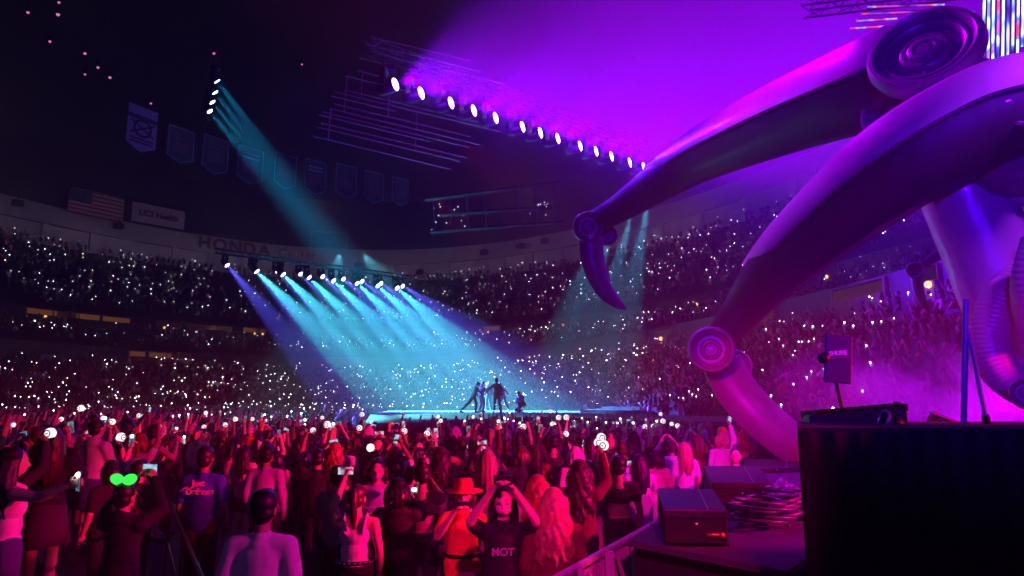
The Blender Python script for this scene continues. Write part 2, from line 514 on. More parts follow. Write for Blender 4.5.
# ------------------------------------------------------------------ far crowd (past the 300 people built one by one) and its phones
SKIN = [mat('skin_light', (.62, .40, .30), .55, var=.08), mat('skin_tan', (.45, .27, .18), .55, var=.08), mat('skin_brown', (.24, .13, .085), .55, var=.08)]
HAIR = [mat('hair_black', (.012, .010, .011), .45, var=.4, scale=40), mat('hair_brown', (.06, .032, .018), .45, var=.4, scale=40), mat('hair_blond', (.42, .28, .13), .45, var=.35, scale=40), mat('hair_red', (.30, .08, .03), .45, var=.35, scale=40), mat('hair_pink', (.62, .25, .42), .5, var=.3, scale=40)]
CLOTHC = {'black': (.014, .013, .016), 'white': (.70, .68, .68), 'grey': (.20, .19, .20), 'red': (.55, .04, .04), 'blue': (.03, .07, .40), 'pink': (.70, .25, .40), 'orange': (.75, .20, .04), 'lilac': (.45, .34, .55), 'denim': (.06, .09, .19), 'khaki': (.36, .27, .17), 'charcoal': (.045, .042, .05), 'navy': (.018, .02, .05), 'yellow': (.85, .50, .04), 'maroon': (.14, .012, .03)}
CLOTH = {k: mat(k + '_fabric', c, .85, var=.18, scale=25, bump=.15) for k, c in CLOTHC.items()}
CM = SKIN[:3] + HAIR[:3] + [CLOTH[k] for k in ('black', 'charcoal', 'white', 'grey', 'red', 'blue', 'pink', 'lilac')]

def crowd_template(arms, hi):
    """a standing figure facing +Y: material 0 skin, 1 hair, 2 clothes, 3 trousers"""
    m = MB(); n = 7 if hi else 5
    m.mi = 0; m.sphere((0, .01, 1.56), (.078, .095, .115), n, 5 if hi else 4)
    m.mi = 1; m.sphere((0, -.018, 1.60), (.092, .10, .10), n, 4)
    if hi: m.tube([(0, -.08, 1.6), (0, -.115, 1.45), (0, -.12, 1.3)], [.075, .085, .05], 5, flat=.5)
    m.mi = 2
    m.rings([[Vector((x * c, y * s_, z)) for c, s_ in [(math.cos(2 * PI * j / (n + 1)), math.sin(2 * PI * j / (n + 1))) for j in range(n + 1)]] for x, y, z in ((.16, .11, .88), (.15, .10, 1.08), (.20, .115, 1.30), (.17, .09, 1.40), (.06, .055, 1.45))])
    for s in (-1, 1):
        a = arms[0 if s < 0 else 1]
        sh = Vector((s * .19, 0, 1.36))
        e, w_ = {'down': ((s * .25, -.02, 1.10), (s * .22, .10, .90)), 'up': ((s * .27, .12, 1.48), (s * .22, .22, 1.74)), 'face': ((s * .25, .17, 1.22), (s * .10, .32, 1.46)), 'high': ((s * .26, .06, 1.60), (s * .22, .12, 1.86))}[a]
        m.mi = 2; m.tube([sh, Vector(e)], [.058, .046], 5)
        m.mi = 0; m.tube([Vector(e), Vector(w_), Vector(w_) + (Vector(w_) - Vector(e)).normalized() * .13], [.042, .03, .028], 5)
    if hi:
        m.mi = 3
        for s in (-1, 1): m.tube([(s * .09, 0, .90), (s * .095, .01, .48), (s * .10, 0, .02)], [.095, .065, .05], 5)
    fl_ = [v for f in m.f for v in f]
    return dict(v=np.array(m.v), loops=np.array(fl_, dtype=np.int64), tot=np.array([len(f) for f in m.f], dtype=np.int64), mi=np.array(m.m, dtype=np.int64))

def merge_instances(temps, inst, matmap):
    """inst rows: template, x, y, z, angle, scale; matmap(i, class) -> material index arrays"""
    V = []; Lp = []; T = []; M = []; base = 0
    for t, tm in enumerate(temps):
        sel = np.nonzero(inst[:, 0] == t)[0]
        if not len(sel): continue
        q = inst[sel]; c, s = np.cos(q[:, 4])[:, None], np.sin(q[:, 4])[:, None]; k = q[:, 5][:, None]
        v = tm['v']
        x = (v[None, :, 0] * c - v[None, :, 1] * s) * k + q[:, 1][:, None]
        y = (v[None, :, 0] * s + v[None, :, 1] * c) * k + q[:, 2][:, None]
        z = v[None, :, 2] * k + q[:, 3][:, None]
        V.append(np.stack([x, y, z], -1).reshape(-1, 3))
        nv = len(v)
        Lp.append((tm['loops'][None, :] + (np.arange(len(sel)) * nv)[:, None] + base).ravel()); base += nv * len(sel)
        T.append(np.tile(tm['tot'], len(sel)))
        M.append(matmap[sel][:, tm['mi']].ravel())
    V = np.concatenate(V); Lp = np.concatenate(Lp); T = np.concatenate(T); M = np.concatenate(M)
    me = bpy.data.meshes.new('crowd')
    me.vertices.add(len(V)); me.vertices.foreach_set('co', V.ravel().astype(np.float32))
    me.loops.add(len(Lp)); me.loops.foreach_set('vertex_index', Lp.astype(np.int32))
    me.polygons.add(len(T)); me.polygons.foreach_set('loop_start', np.concatenate([[0], np.cumsum(T)[:-1]]).astype(np.int32))
    me.polygons.foreach_set('material_index', M.astype(np.int32))
    me.polygons.foreach_set('use_smooth', np.ones(len(T), dtype=bool))
    me.update(calc_edges=True); me.validate()
    return me

ARM = [('down', 'down'), ('down', 'up'), ('up', 'down'), ('up', 'up'), ('face', 'face'), ('down', 'high'), ('face', 'down')]
TH = [crowd_template(a, True) for a in ARM]; TL = [crowd_template(a, False) for a in ARM]
TEMPS = TH + TL; NA = len(ARM)
STG = Vector(pz([(490, 412)], DECK)[0]).to_2d()

def in_frame(x, y, z, mg=40):
    d = Vector((x, y, z)) - EYE; dep = d.dot(FWD)
    if dep < 1: return False
    px = 512 + FOC * d.dot(RIGHT) / dep; py = 288 - FOC * d.dot(UP) / dep
    return -mg < px < 1024 + mg and py > -60

def inside(poly, x, y):
    c = False; n = len(poly)
    for i in range(n):
        x1, y1 = poly[i]; x2, y2 = poly[(i + 1) % n]
        if (y1 > y) != (y2 > y) and x < (x2 - x1) * (y - y1) / (y2 - y1) + x1: c = not c
    return c
cs = Vector((sum(p[0] for p in pz(deck, DECK)) / len(deck), sum(p[1] for p in pz(deck, DECK)) / len(deck)))
DECKXY = [tuple(Vector(p) + (Vector(p) - cs).normalized() * 2.2) for p in pz(deck, DECK)]

# stands
seat = []      # x, y, z, angle, lod
def row_fill(o0, z0, o1, z1, n, dx, occ, lod, vom):
    for r_ in range(n):
        o = o0 + (o1 - o0) * (r_ + .55) / n; z = z0 + (z1 - z0) * (r_ + 1) / n
        per = math.hypot((RA + o), (RB + o)) / math.sqrt(2)
        ph = PH0
        while ph < PH1:
            step = dx / math.hypot((RA + o) * math.sin(ph), (RB + o) * math.cos(ph))
            ph += step * random.uniform(.85, 1.15)
            if random.random() > occ: continue
            if vom(ph, r_): continue
            p = ring(ph, o, z)
            if not in_frame(p.x, p.y, p.z): continue
            seat.append((p.x, p.y, p.z, math.atan2(STG.y - p.y, STG.x - p.x) - PI / 2 + random.uniform(-.3, .3), lod))
AISLE = [ring_hit(x, 4) for x in (-20, 66, 140, 228, 300, 372, 440, 505, 560, 610, 652, 690, 735, 790, 850, 920, 1000)]
def vom(w_):
    return lambda ph, r_: any(abs(ph - a) * 55 < w_ for a in AISLE)
row_fill(0, LOWZ - .3, 7.6, LOWT, N_LOW, .58, .93, 1, vom(.55))
row_fill(15.2, 8.1, 20.0, 10.7, N_CLUB, .75, .8, 1, vom(.5))
row_fill(24.2, 13.2, 31.7, 22.4, N_UP, .8, .85, 1, vom(.5))

# floor: jittered grid; BARR is the barricade line, x greater than it is the pit
def on_line(a, b, y):
    return a[0] + (b[0] - a[0]) * (y - a[1]) / (b[1] - a[1])
BA, BB = PZ(545, 576, 1.15), PZ(752, 466, 1.15)
floorp = []
y = 5.0
while y < 98:
    x = -46.0
    dxy = .78 if y < 30 else .95
    while x < 16:
        qx, qy = x + random.uniform(-.24, .24), y + random.uniform(-.24, .24)
        x += dxy
        if ((qx - RCX) / (RA - .5)) ** 2 + ((qy - RYC) / (RB - .5)) ** 2 > 1: continue
        if not in_frame(qx, qy, 1.6, 60): continue
        if inside(DECKXY, qx, qy): continue
        if qy < 26 and qx > on_line(BA, BB, qy) - .55: continue
        floorp.append((qx, qy))
    y += dxy
# ------------------------------------------------------------------ giant spider prop
def hatch_mat(name, col, rough, sc, depth=.5):
    """moulded plastic with fine scored lines along the limb"""
    m = mat(name, col, rough, 0.15, coat=.25)
    nt = m.node_tree; b = nt.nodes['Principled BSDF']
    tc = nt.nodes.new('ShaderNodeTexCoord'); wv = nt.nodes.new('ShaderNodeTexWave'); no = nt.nodes.new('ShaderNodeTexNoise')
    wv.inputs['Scale'].default_value = sc; wv.inputs['Distortion'].default_value = 5; wv.inputs['Detail'].default_value = 3
    no.inputs['Scale'].default_value = sc * .9
    nt.links.new(tc.outputs['Object'], wv.inputs['Vector']); nt.links.new(tc.outputs['Object'], no.inputs['Vector'])
    bp = nt.nodes.new('ShaderNodeBump'); bp.inputs['Strength'].default_value = depth; bp.inputs['Distance'].default_value = .03
    nt.links.new(wv.outputs['Fac'], bp.inputs['Height']); nt.links.new(bp.outputs['Normal'], b.inputs['Normal'])
    mx = nt.nodes.new('ShaderNodeMix'); mx.data_type = 'RGBA'
    mx.inputs[6].default_value = (*[c * .7 for c in col], 1); mx.inputs[7].default_value = (*[min(1, c * 1.2) for c in col], 1)
    nt.links.new(no.outputs['Fac'], mx.inputs[0]); nt.links.new(mx.outputs[2], b.inputs['Base Color'])
    return m
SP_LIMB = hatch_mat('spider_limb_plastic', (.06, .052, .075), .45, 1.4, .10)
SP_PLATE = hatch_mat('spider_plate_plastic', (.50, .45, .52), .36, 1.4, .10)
SP_JOINT = mat('spider_joint_plastic', (.20, .18, .23), .38, .15, var=.3, scale=3, coat=.25)
SP_CLAW = mat('spider_claw_plastic', (.22, .18, .23), .38, .2, var=.35, scale=4, coat=.3, bump=.1)

spider = empty('spider_sculpture', P(1060, 330, 9.5), 'giant dark jointed spider sculpture rearing over the right side of the stage', 'sculpture')
spider.location.z = 0
SP0 = Vector(spider.location)
def sp(o, parent=spider):
    o.data.transform(Matrix.Translation(-SP0)); o.parent = parent
    return o

def cps(pts):
    """control points (px, py, depth, radius in px) -> world points and radii"""
    return [P(x, y, d) for x, y, d, r in pts], [r * d / FOC for x, y, d, r in pts]

def spline(pts, rad, n):
    """Catmull-Rom through world points"""
    out = []; ro = []; m = len(pts)
    for i in range(m - 1):
        p0, p1, p2, p3 = pts[max(i - 1, 0)], pts[i], pts[i + 1], pts[min(i + 2, m - 1)]
        r0, r1, r2, r3 = rad[max(i - 1, 0)], rad[i], rad[i + 1], rad[min(i + 2, m - 1)]
        for k in range(n):
            t = k / n
            f = lambda a, b, c, d: ((b * 2) + (c - a) * t + (a * 2 - b * 5 + c * 4 - d) * t * t + (b * 3 - a - c * 3 + d) * t ** 3) * .5
            out.append(f(p0, p1, p2, p3)); ro.append(f(r0, r1, r2, r3))
    out.append(pts[-1]); ro.append(rad[-1])
    return out, ro

# limb section in (side, top) units: slab-sided with a raised flat back
SECT = [(-.42, 1.0), (.10, 1.0), (.62, .80), (.92, .35), (.98, -.15), (.80, -.62), (.40, -.95), (-.2, -1.0), (-.70, -.78), (-.95, -.3), (-.98, .2), (-.80, .68)]
PLATE = [(-.98, .52), (-.86, .78), (-.44, 1.10), (-.16, 1.14), (-.08, 1.09), (.14, 1.12), (.62, .95), (.98, .50), (.90, .40), (.58, .76), (.10, .98), (-.42, .98), (-.80, .68), (-.90, .46)]
def sweep(mb, pts, rad, sect, topdir, i0=0, i1=None, point_end=0, wid=1.0):
    i1 = len(pts) if i1 is None else i1; rs = []
    for i in range(i0, i1):
        t = (pts[min(i + 1, len(pts) - 1)] - pts[max(i - 1, 0)]).normalized()
        up = (topdir - t * topdir.dot(t)).normalized(); sd = t.cross(up)
        k = 1.0
        if point_end and i > i1 - point_end - 1: 
            f = (i - (i1 - 1 - point_end)) / point_end
            rs.append([pts[i] + sd * (s * rad[i] * (1 - .75 * f) * wid) + up * (u * rad[i] if u > .9 else (u + (1.02 - u) * f * .85) * rad[i]) for s, u in sect])
            continue
        rs.append([pts[i] + sd * (s * rad[i] * wid) + up * (u * rad[i]) for s, u in sect])
    return mb.rings(rs)

def disc_hub(mb, c, n, r, thick):
    """round joint: fat outer ring, sunk dish, stepped boss"""
    pr = [(.55, -thick * 1.1), (.80, -thick * 1.0), (.93, -thick * .75), (1.0, -thick * .25), (.985, thick * .12), (.93, thick * .32), (.86, thick * .34), (.80, thick * .22), (.775, thick * .02), (.74, thick * .06), (.68, thick * .10), (.63, thick * .02), (.60, -thick * .16), (.46, -thick * .16), (.44, -thick * .04), (.40, thick * .04), (.33, thick * .06), (.29, thick * .02), (.28, thick * .12), (.24, thick * .18), (.19, thick * .18), (.165, thick * .10), (.14, thick * .10), (.12, thick * .16), (.02, thick * .17)]
    mb.lathe([(a * r, h * r) for a, h in pr], c, n, 48)
    return mb

def leg(pts, n, topdir, plate_to, mats=(SP_LIMB, SP_PLATE), wid=.8, forearm_scale=.92):
    """a leg = limb mesh with its plate; returns the limb object"""
    w_, r_ = spline(*cps(pts), n)
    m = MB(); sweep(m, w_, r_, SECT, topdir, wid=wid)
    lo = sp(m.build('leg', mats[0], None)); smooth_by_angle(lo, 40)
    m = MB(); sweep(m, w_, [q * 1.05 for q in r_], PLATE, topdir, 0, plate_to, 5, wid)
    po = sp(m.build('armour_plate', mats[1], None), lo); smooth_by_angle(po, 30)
    return lo
def ball(lo, px, py, d, r, n=None, name='knee_joint'):
    c = P(px, py, d); rr = r * d / FOC
    n = n or (EYE - c).normalized()
    m = MB(); m.sphere(c - n * rr * .8, rr * .93, 24, 14); disc_hub(m, c + n * rr * .15, n, rr * .98, .62)
    o = sp(m.build(name, SP_JOINT, None), lo); smooth_by_angle(o, 40)
def claw(lo, pts, topdir, name='claw', n=7):
    w_, r_ = spline(*cps(pts), n)
    S = [(-.35, 1.0), (.2, 1.0), (.75, .7), (.98, .1), (.8, -.5), (.25, -.95), (-.25, -.95), (-.8, -.5), (-.98, .1), (-.75, .7)]
    m = MB(); sweep(m, w_, r_, S, topdir, wid=.85)
    o = sp(m.build(name, SP_CLAW, None), lo); smooth_by_angle(o, 40)

UPL = (UP * .85 - RIGHT * .45).normalized()
# raised leg over the crowd
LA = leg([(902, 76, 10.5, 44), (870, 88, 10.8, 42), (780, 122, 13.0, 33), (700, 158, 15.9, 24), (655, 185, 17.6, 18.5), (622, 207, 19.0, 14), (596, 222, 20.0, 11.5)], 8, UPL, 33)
ball(LA, 607, 235, 20.6, 11)
ball(LA, 588, 227, 19.7, 16)
claw(LA, [(592, 236, 19.9, 12.5), (592, 255, 19.9, 12), (597, 274, 19.9, 11), (606, 292, 19.9, 8.5), (617, 303, 19.9, 5.5), (626, 309.5, 19.9, 1.2)], (-RIGHT + UP * .2).normalized())
tc_ = (EYE - P(925, 48, 9.6)).normalized()
NH = (tc_ * .72 + (UP * .93 - RIGHT * .30) * .70).normalized()
m = MB(); disc_hub(m, P(924, 50, 9.3), NH, 52 * 9.5 / FOC, .40)
for a in range(8):
    x_, y_, z_ = frame_from(NH); rr = 52 * 9.5 / FOC * .53
    m.sphere(P(924, 50, 9.3) + x_ * rr * math.cos(a * PI / 4) + y_ * rr * math.sin(a * PI / 4) - NH * .05, .035, 8, 6)
o = sp(m.build('shoulder_hub', SP_JOINT, None), LA); smooth_by_angle(o, 40)
m = MB(); m.lathe([(.62, 0), (.70, .12), (.66, .5), (.5, .62)], P(925, 66, 9.7) - NH * .85, NH, 32); disc_hub(m, P(905, 108, 10.1), (tc_ * .8 + UP * .3 - RIGHT * .55).normalized(), .66, .5)
o = sp(m.build('hub_stem', SP_JOINT, None), LA); smooth_by_angle(o, 40)

# long leg reaching down to the crowd edge
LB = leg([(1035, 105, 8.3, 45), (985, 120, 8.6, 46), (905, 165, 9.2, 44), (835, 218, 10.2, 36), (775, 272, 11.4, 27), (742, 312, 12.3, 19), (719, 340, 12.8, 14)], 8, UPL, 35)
ball(LB, 735, 366, 13.3, 17)
ball(LB, 711, 349.5, 12.15, 23.5)
claw(LB, [(722, 362, 12.8, 20), (738, 392, 12.7, 21), (764, 420, 12.5, 21), (800, 449, 12.3, 19), (835, 468, 12.0, 12), (868, 478, 11.8, 2)], (-RIGHT * .7 - UP * .7).normalized())
m = MB(); m.sphere(P(1012, 152, 9.0), 46 * 9 / FOC, 28, 16)
for x_, y_ in ((984, 158), (993, 150)):
    m.sphere(P(x_, y_, 8.5), .075, 12, 8)
o = sp(m.build('hip_joint', SP_JOINT, None), LB); smooth_by_angle(o, 60)
m = MB(); disc_hub(m, P(1042, 92, 8.0), ((EYE - P(1042, 92, 8)).normalized() * .55 - RIGHT * .6 + UP * .4).normalized(), 40 * 8 / FOC, .5)
o = sp(m.build('hip_disc', SP_JOINT, None), LB); smooth_by_angle(o, 40)
m = MB(); w_, r_ = spline(*cps([(938, 92, 9.9, 20), (962, 74, 9.9, 19), (990, 84, 9.9, 19), (1040, 120, 9.9, 24)]), 6); m.tube(w_, r_, 18)
o = sp(m.build('shoulder_tube', SP_PLATE, None), LA); smooth_by_angle(o, 60)

# standing leg at the right edge, a ribbed curled foot in front of it
LC = leg([(945, 140, 9.6, 30), (965, 190, 9.5, 34), (990, 250, 9.4, 35), (1012, 310, 9.3, 34), (1040, 372, 9.2, 30)], 8, (-RIGHT * .9 + UP * .25).normalized(), 33, (SP_PLATE, SP_PLATE), wid=1.0)
def ribbed(pts, parent, name, nrib=26, amp=.022):
    w_, r_ = spline(*cps(pts), nrib // (len(pts) - 1) * 4 or 8)
    r_ = [q * (1 + amp * math.cos(i * PI / 2)) for i, q in enumerate(r_)]
    m = MB(); m.tube(w_, r_, 24)
    o = sp(m.build(name, SP_PLATE, None), parent); smooth_by_angle(o, 60)
ribbed([(1024, 268, 8.9, 14), (1000, 300, 8.8, 18), (989, 340, 8.7, 18), (1004, 375, 8.6, 18), (1045, 396, 8.5, 22)], LC, 'curled_foot', 40)
ribbed([(1040, 240, 8.2, 16), (1030, 290, 8.2, 17), (1042, 340, 8.2, 18)], LC, 'ribbed_cuff', 20)
ball(LC, 1026, 393, 7.6, 15, None, 'ankle_joint')
ribbed([(965, 128, 8.95, 11), (985, 176, 9.1, 15), (1030, 190, 9.1, 17), (1060, 186, 9.1, 18)], LC, 'ribbed_collar', 24)

# far leg, small, behind
LD = leg([(1010, 214, 21, 10), (985, 228, 21, 9), (952, 247, 20.6, 6.5), (934, 258, 20.3, 4.6), (920, 267, 20, 3.6)], 8, UPL, 20)
ball(LD, 915, 270, 19.9, 8.5)
claw(LD, [(917, 276, 20, 6), (918, 288, 20, 5.5), (923, 302, 20, 4.2), (932, 314, 20, .8)], (-RIGHT + UP * .2).normalized())
# trunk just outside the frame that carries the legs
m = MB(); m.sphere(P(1130, 90, 9.2), (1.15, 1.5, 1.2), 32, 20); m.sphere(P(1150, 190, 9.6), (1.2, 1.2, 1.3), 32, 20)
m.tube([P(1130, 240, 9.6), P(1120, 380, 9.4)], [.8, .5], 20); m.tube([P(1010, 214, 21), P(1110, 170, 13), P(1140, 150, 10)], [.32, .5, .6], 16)
o = sp(m.build('trunk', SP_LIMB, spider)); smooth_by_angle(o, 60)
for l in (LA, LB, LC, LD):
    l.parent = spider

# added spots on the spider: purple from lamp side, blue fill, pink on claw
spot(P(560, -120, 15), P(800, 170, 11), (.55, 0, 1), 9000, 50, .6, 1.0, 'spider_key')
spot(P(1250, -150, 6), P(990, 250, 9.4), (.45, .02, 1), 1000, 60, .6, .25, 'spider_side')
spot((-2, -5, 4.5), P(850, 160, 10), (.08, 0, 1), 6500, 40, .6, .3, 'spider_fill')
spot((-6, -6, 7), P(782, 436, 12.4), (1, 0, .26), 26000, 10, .6, .2, 'claw_wash')
# ------------------------------------------------------------------ LED strips, top right corner
def led_mat(name, cols, sc, seed, s=3.0):
    m = bpy.data.materials.new(name); m.use_nodes = True; nt = m.node_tree; nt.nodes.clear()
    tc = nt.nodes.new('ShaderNodeTexCoord'); mp = nt.nodes.new('ShaderNodeMapping'); no = nt.nodes.new('ShaderNodeTexNoise')
    mp.inputs['Location'].default_value = (seed * 3.1, seed * 1.7, seed * 7.3); no.inputs['Scale'].default_value = sc; no.inputs['Detail'].default_value = 1.0
    rp = nt.nodes.new('ShaderNodeValToRGB'); e = nt.nodes.new('ShaderNodeEmission'); o = nt.nodes.new('ShaderNodeOutputMaterial')
    el = rp.color_ramp.elements
    el[0].position = cols[0][0]; el[0].color = (*cols[0][1], 1); el[1].position = cols[-1][0]; el[1].color = (*cols[-1][1], 1)
    for p_, c in cols[1:-1]:
        k = el.new(p_); k.color = (*c, 1)
    e.inputs[1].default_value = s
    for a, b in ((tc.outputs['Object'], mp.inputs[0]), (mp.outputs[0], no.inputs['Vector']), (no.outputs['Fac'], rp.inputs[0]), (rp.outputs[0], e.inputs[0]), (e.outputs[0], o.inputs[0])):
        nt.links.new(a, b)
    m.cycles.emission_sampling = 'NONE'
    return m
VC = [(.30, (.02, .01, .2)), (.40, (.05, .10, .8)), (.50, (.55, .85, 1)), (.58, (.7, 1, .9)), (.66, (.1, .15, .9)), (.74, (1, .05, .15))]
HC = [(.30, (.08, .01, .2)), (.42, (.3, .05, .8)), (.52, (1, .08, .10)), (.60, (.6, .5, 1)), (.72, (.1, .05, .6))]
def led_strip(a, b, w_, m_, label, group):
    a = Vector(a); b = Vector(b); root = empty('led_strip', (a + b) / 2, label, 'led strip', group)
    d = (b - a).normalized(); tc_ = (EYE - (a + b) / 2).normalized(); s = d.cross(tc_).normalized(); n = s.cross(d)
    rot = Matrix((s, d, n)).transposed(); L = (b - a).length
    m = MB(); m.box((0, 0, 0), (w_ * 1.3, L, w_ * .6), rot); m.build('housing', BLACKM, root)
    for i in range(2):
        m = MB(); m.box(n * (w_ * .33) , (w_ * .8, L * .98, w_ * .1), rot)
        if i == 0: m.build('led_face', m_, root)
for i, (x, yb) in enumerate([(983.5, 47), (988, 66), (992.5, 80), (997.5, 77), (1002.5, 71), (1007.5, 66), (1012.5, 61), (1017.5, 55), (1022, 48), (1027, 42)]):
    led_strip(P(x + 1.5, -40, 13 + i * .25), P(x, yb, 13 + i * .25), .055, led_mat(f'led_vertical_{i}', VC, 1.6, i + 1, 2.2), f'bright vertical led strip, {ORD[i]} from the inner edge of the hanging curtain', 'hanging curtain of vertical led strips')
for i, (x0, x1, y) in enumerate([(866, 945, 6), (861, 920, 13), (856, 897, 20), (850, 888, 27.5)]):
    led_strip(P(x0, y + 1, 17 + i * .2), P(x1, y - 1.5, 17.3 + i * .2), .055, led_mat(f'led_level_{i}', HC, 1.8, i + 21, 1.1), f'horizontal red and violet led strip behind the spider hub, {ORD[i]} from the top', 'horizontal led strips behind the spider hub')
# dark gantry the horizontal strips hang from
truss('lighting_gantry', P(805, 8, 19.5), P(985, -14, 19.5), .4, 'dark gantry behind the spider hub above the purple haze', BLACKM, 'truss')

# ------------------------------------------------------------------ main stage, wing platform, cases
DK = mat('stage_black_wood', (.025, .022, .03), .5, var=.3, scale=5)
DKT = mat('stage_top_carpet', (.06, .045, .08), .75, var=.3, scale=9)
WZ, MZ = 1.28, 1.75
WR = [PZ(627, 540, WZ), PZ(787, 571, WZ), PZ(816, 551, WZ), PZ(905, 520, WZ), PZ(900, 459, WZ), PZ(745, 459, WZ), PZ(742, 470, WZ)]
root = empty('wing_platform', (3, 7, 0), 'low black platform beside the barricade with a violet lit top', 'platform')
m = MB(); m.prism([p[:2] for p in WR], WZ - .05, WZ); at_root(root, m.build('platform_top', DKT))
c_ = sum((Vector(p[:2]) for p in WR), Vector((0, 0))) / len(WR)
m = MB(); m.prism([tuple(c_ + (Vector(p[:2]) - c_) * .97) for p in WR], 0, WZ - .05); at_root(root, m.build('platform_skirt', BLACK))

F0, F1 = P(797, 428, 3.9), P(1180, 428, 3.9); bk = Vector((FWD.x, FWD.y, 0)).normalized()
ZT = F0.z
root = empty('draped_riser', (F0.x + 1.5, F0.y + .5, 0), 'big black draped riser filling the lower right corner', 'riser')
q = [F0 + RIGHT * .0, F1, F1 + bk * 1.1, F0 + Vector((ray(799, 428).x, ray(799, 428).y, 0)).normalized() * 1.15]
m = MB(); m.prism([p[:2] for p in q], ZT - .06, ZT); at_root(root, m.build('riser_top', BLACK))
m = MB(); n = 90; top = []; bot = []
seq = [q[3], q[0], q[1]]
pts = []
for a, b in zip(seq[:-1], seq[1:]):
    k = max(6, int((b - a).length / .03))
    pts += [a + (b - a) * i / k for i in range(k)]
pts.append(q[1])
for i, p in enumerate(pts):
    j = .012 * math.sin(i * 1.3) + .008 * math.sin(i * .47)
    o_ = Vector((-bk.x, -bk.y, 0)) * (.02 + j)
    top.append(Vector((p.x, p.y, ZT - .02)) + o_ * .4); bot.append(Vector((p.x, p.y, 0.02)) + o_ * 1.6)
k = len(top); m.add(top + bot, [(i, i + 1, k + i + 1, k + i) for i in range(k - 1)])
at_root(root, m.build('drape', BLACK, smooth=True))

MS = [PZ(905, 459.5, WZ)[:2], PZ(800, 441, MZ)[:2], PZ(800, 425.5, MZ)[:2], PZ(880, 420, MZ)[:2], PZ(1100, 414, MZ)[:2], PZ(1500, 420, MZ)[:2], PZ(1300, 470, MZ)[:2], PZ(1000, 480, MZ)[:2]]
root = empty('main_stage', (8, 11, 0), 'main stage floor behind the draped riser with violet lit smoke on it', 'stage')
m = MB(); m.prism([tuple(p) for p in MS], MZ - .08, MZ); at_root(root, m.build('deck', DKT))
c_ = sum((Vector(p) for p in MS), Vector((0, 0))) / len(MS)
m = MB(); m.prism([tuple(c_ + (Vector(p) - c_) * .98) for p in MS], 0, MZ - .08); at_root(root, m.build('skirt', BLACK))

def road_case(pxs, z, h, label, tagcol=None):
    """flat-topped black case: pxs are the top corners front-left, front-right, back-right, back-left"""
    c = [PZ(x, y, z) for x, y in pxs]; ctr = sum(c, Vector()) / 4
    root = empty('road_case', (ctr.x, ctr.y, WZ), label, 'case')
    m = MB(); m.prism([p[:2] for p in c], WZ + .03, z - .07); at_root(root, m.build('body', BLACK, bevel=.01))
    m = MB(); m.prism([tuple(ctr.xy + (p.xy - ctr.xy) * 1.01) for p in c], z - .07, z); at_root(root, m.build('lid', mat('case_laminate', (.025, .02, .035), .5, var=.2), bevel=.012))
    m = MB(); t0 = c[3].lerp(c[2], .74); t1 = c[0].lerp(c[1], .70); m.bar(t0 + Vector((0, 0, .002)), t1 + Vector((0, 0, .002)), .006, 4); at_root(root, m.build('lid_seam', STEEL))
    for p in c:
        v = ctr.xy + (p.xy - ctr.xy) * .86; m = MB(); m.box((v.x, v.y, WZ + .017), (.07, .07, .032)); at_root(root, m.build('foot', BLACKM))
    x, d = (c[1] - c[0]).normalized(), (c[0] - c[3]).normalized()
    m = MB(); f = c[0].lerp(c[1], .5); m.sphere((f.x, f.y, WZ + (z - WZ) * .62), .012, 8, 6); at_root(root, m.build('stud', STEEL))
    if tagcol:
        f = c[0].lerp(c[1], .78) + d * .012; zz = WZ + .10
        m = MB(); m.box((f.x, f.y, zz), (.12, .012, .022), Matrix.Rotation(math.atan2(x.y, x.x), 3, 'Z')); g = f + x * .06; m.sphere((g.x, g.y, zz), .022, 8, 6); at_root(root, m.build('latch', tagcol, smooth=True))
    return root
BRASS = mat('yellow_brass', (.75, .45, .10), .4, .6)
road_case([(664, 509), (727, 510), (713, 489), (657, 488)], 1.57, .3, 'black case with a yellow latch on the platform nearest the barricade', BRASS)
road_case([(712, 482), (771, 482), (758, 466), (703, 466)], 1.59, .3, 'black case behind the one with the yellow latch on the platform')
root = road_case([(752, 468.5), (800, 467), (800, 461), (748, 463)], 1.36, .1, 'flat black case at the far end of the platform by the draped riser')

# cables dumped on the platform
CAB = mat('cable_rubber', (.10, .07, .14), .35, coat=.3); CABR = mat('red_cable_rubber', (.5, .05, .10), .4)
ctr = PZ(778, 527, WZ)
for i in range(3):
    m = MB(); cc = ctr + RIGHT * (.16 * i - .2) + bk * (.22 * i - .1); pts = []
    for k in range(150):
        a = k * .22; rr = .20 + .05 * math.sin(k * .13 + i) + .03 * random.random() * 0
        pts.append(cc + RIGHT * (rr * 1.3 * math.cos(a)) + bk * (rr * math.sin(a)) + Vector((0, 0, .03 + .0013 * k + .06 * abs(math.sin(a * .5 + i)))))
    m.tube(pts, .016, 7)
    root = empty('cable_coil', (cc.x, cc.y, WZ), ['coiled dark cable nearest the edge of the platform', 'coiled dark cable in the middle of the heap on the platform', 'coiled dark cable at the back of the heap against the draped riser'][i], 'cable', 'cables on the platform')
    at_root(root, m.build('cable', CAB, smooth=True))
    m = MB(); e = pts[-1]; m.bar(e, e + RIGHT * .09 + Vector((0, 0, .01)), .022, 10); at_root(root, m.build('plug', BLACKM))
m = MB(); pts = [PZ(728 + 7 * k, 520 - 1.6 * k + 2.5 * math.sin(k * 1.3), WZ) + Vector((0, 0, .02)) for k in range(9)]
m.tube(pts, .014, 6); root = empty('loose_cable', tuple(pts[4].xy) + (WZ,), 'red cable lying loose on the platform beside the heap of coils', 'cable'); at_root(root, m.build('cable', CABR, smooth=True))
m = MB(); m.bar(pts[0], pts[0] - RIGHT * .07, .02, 8); at_root(root, m.build('plug', BLACKM))
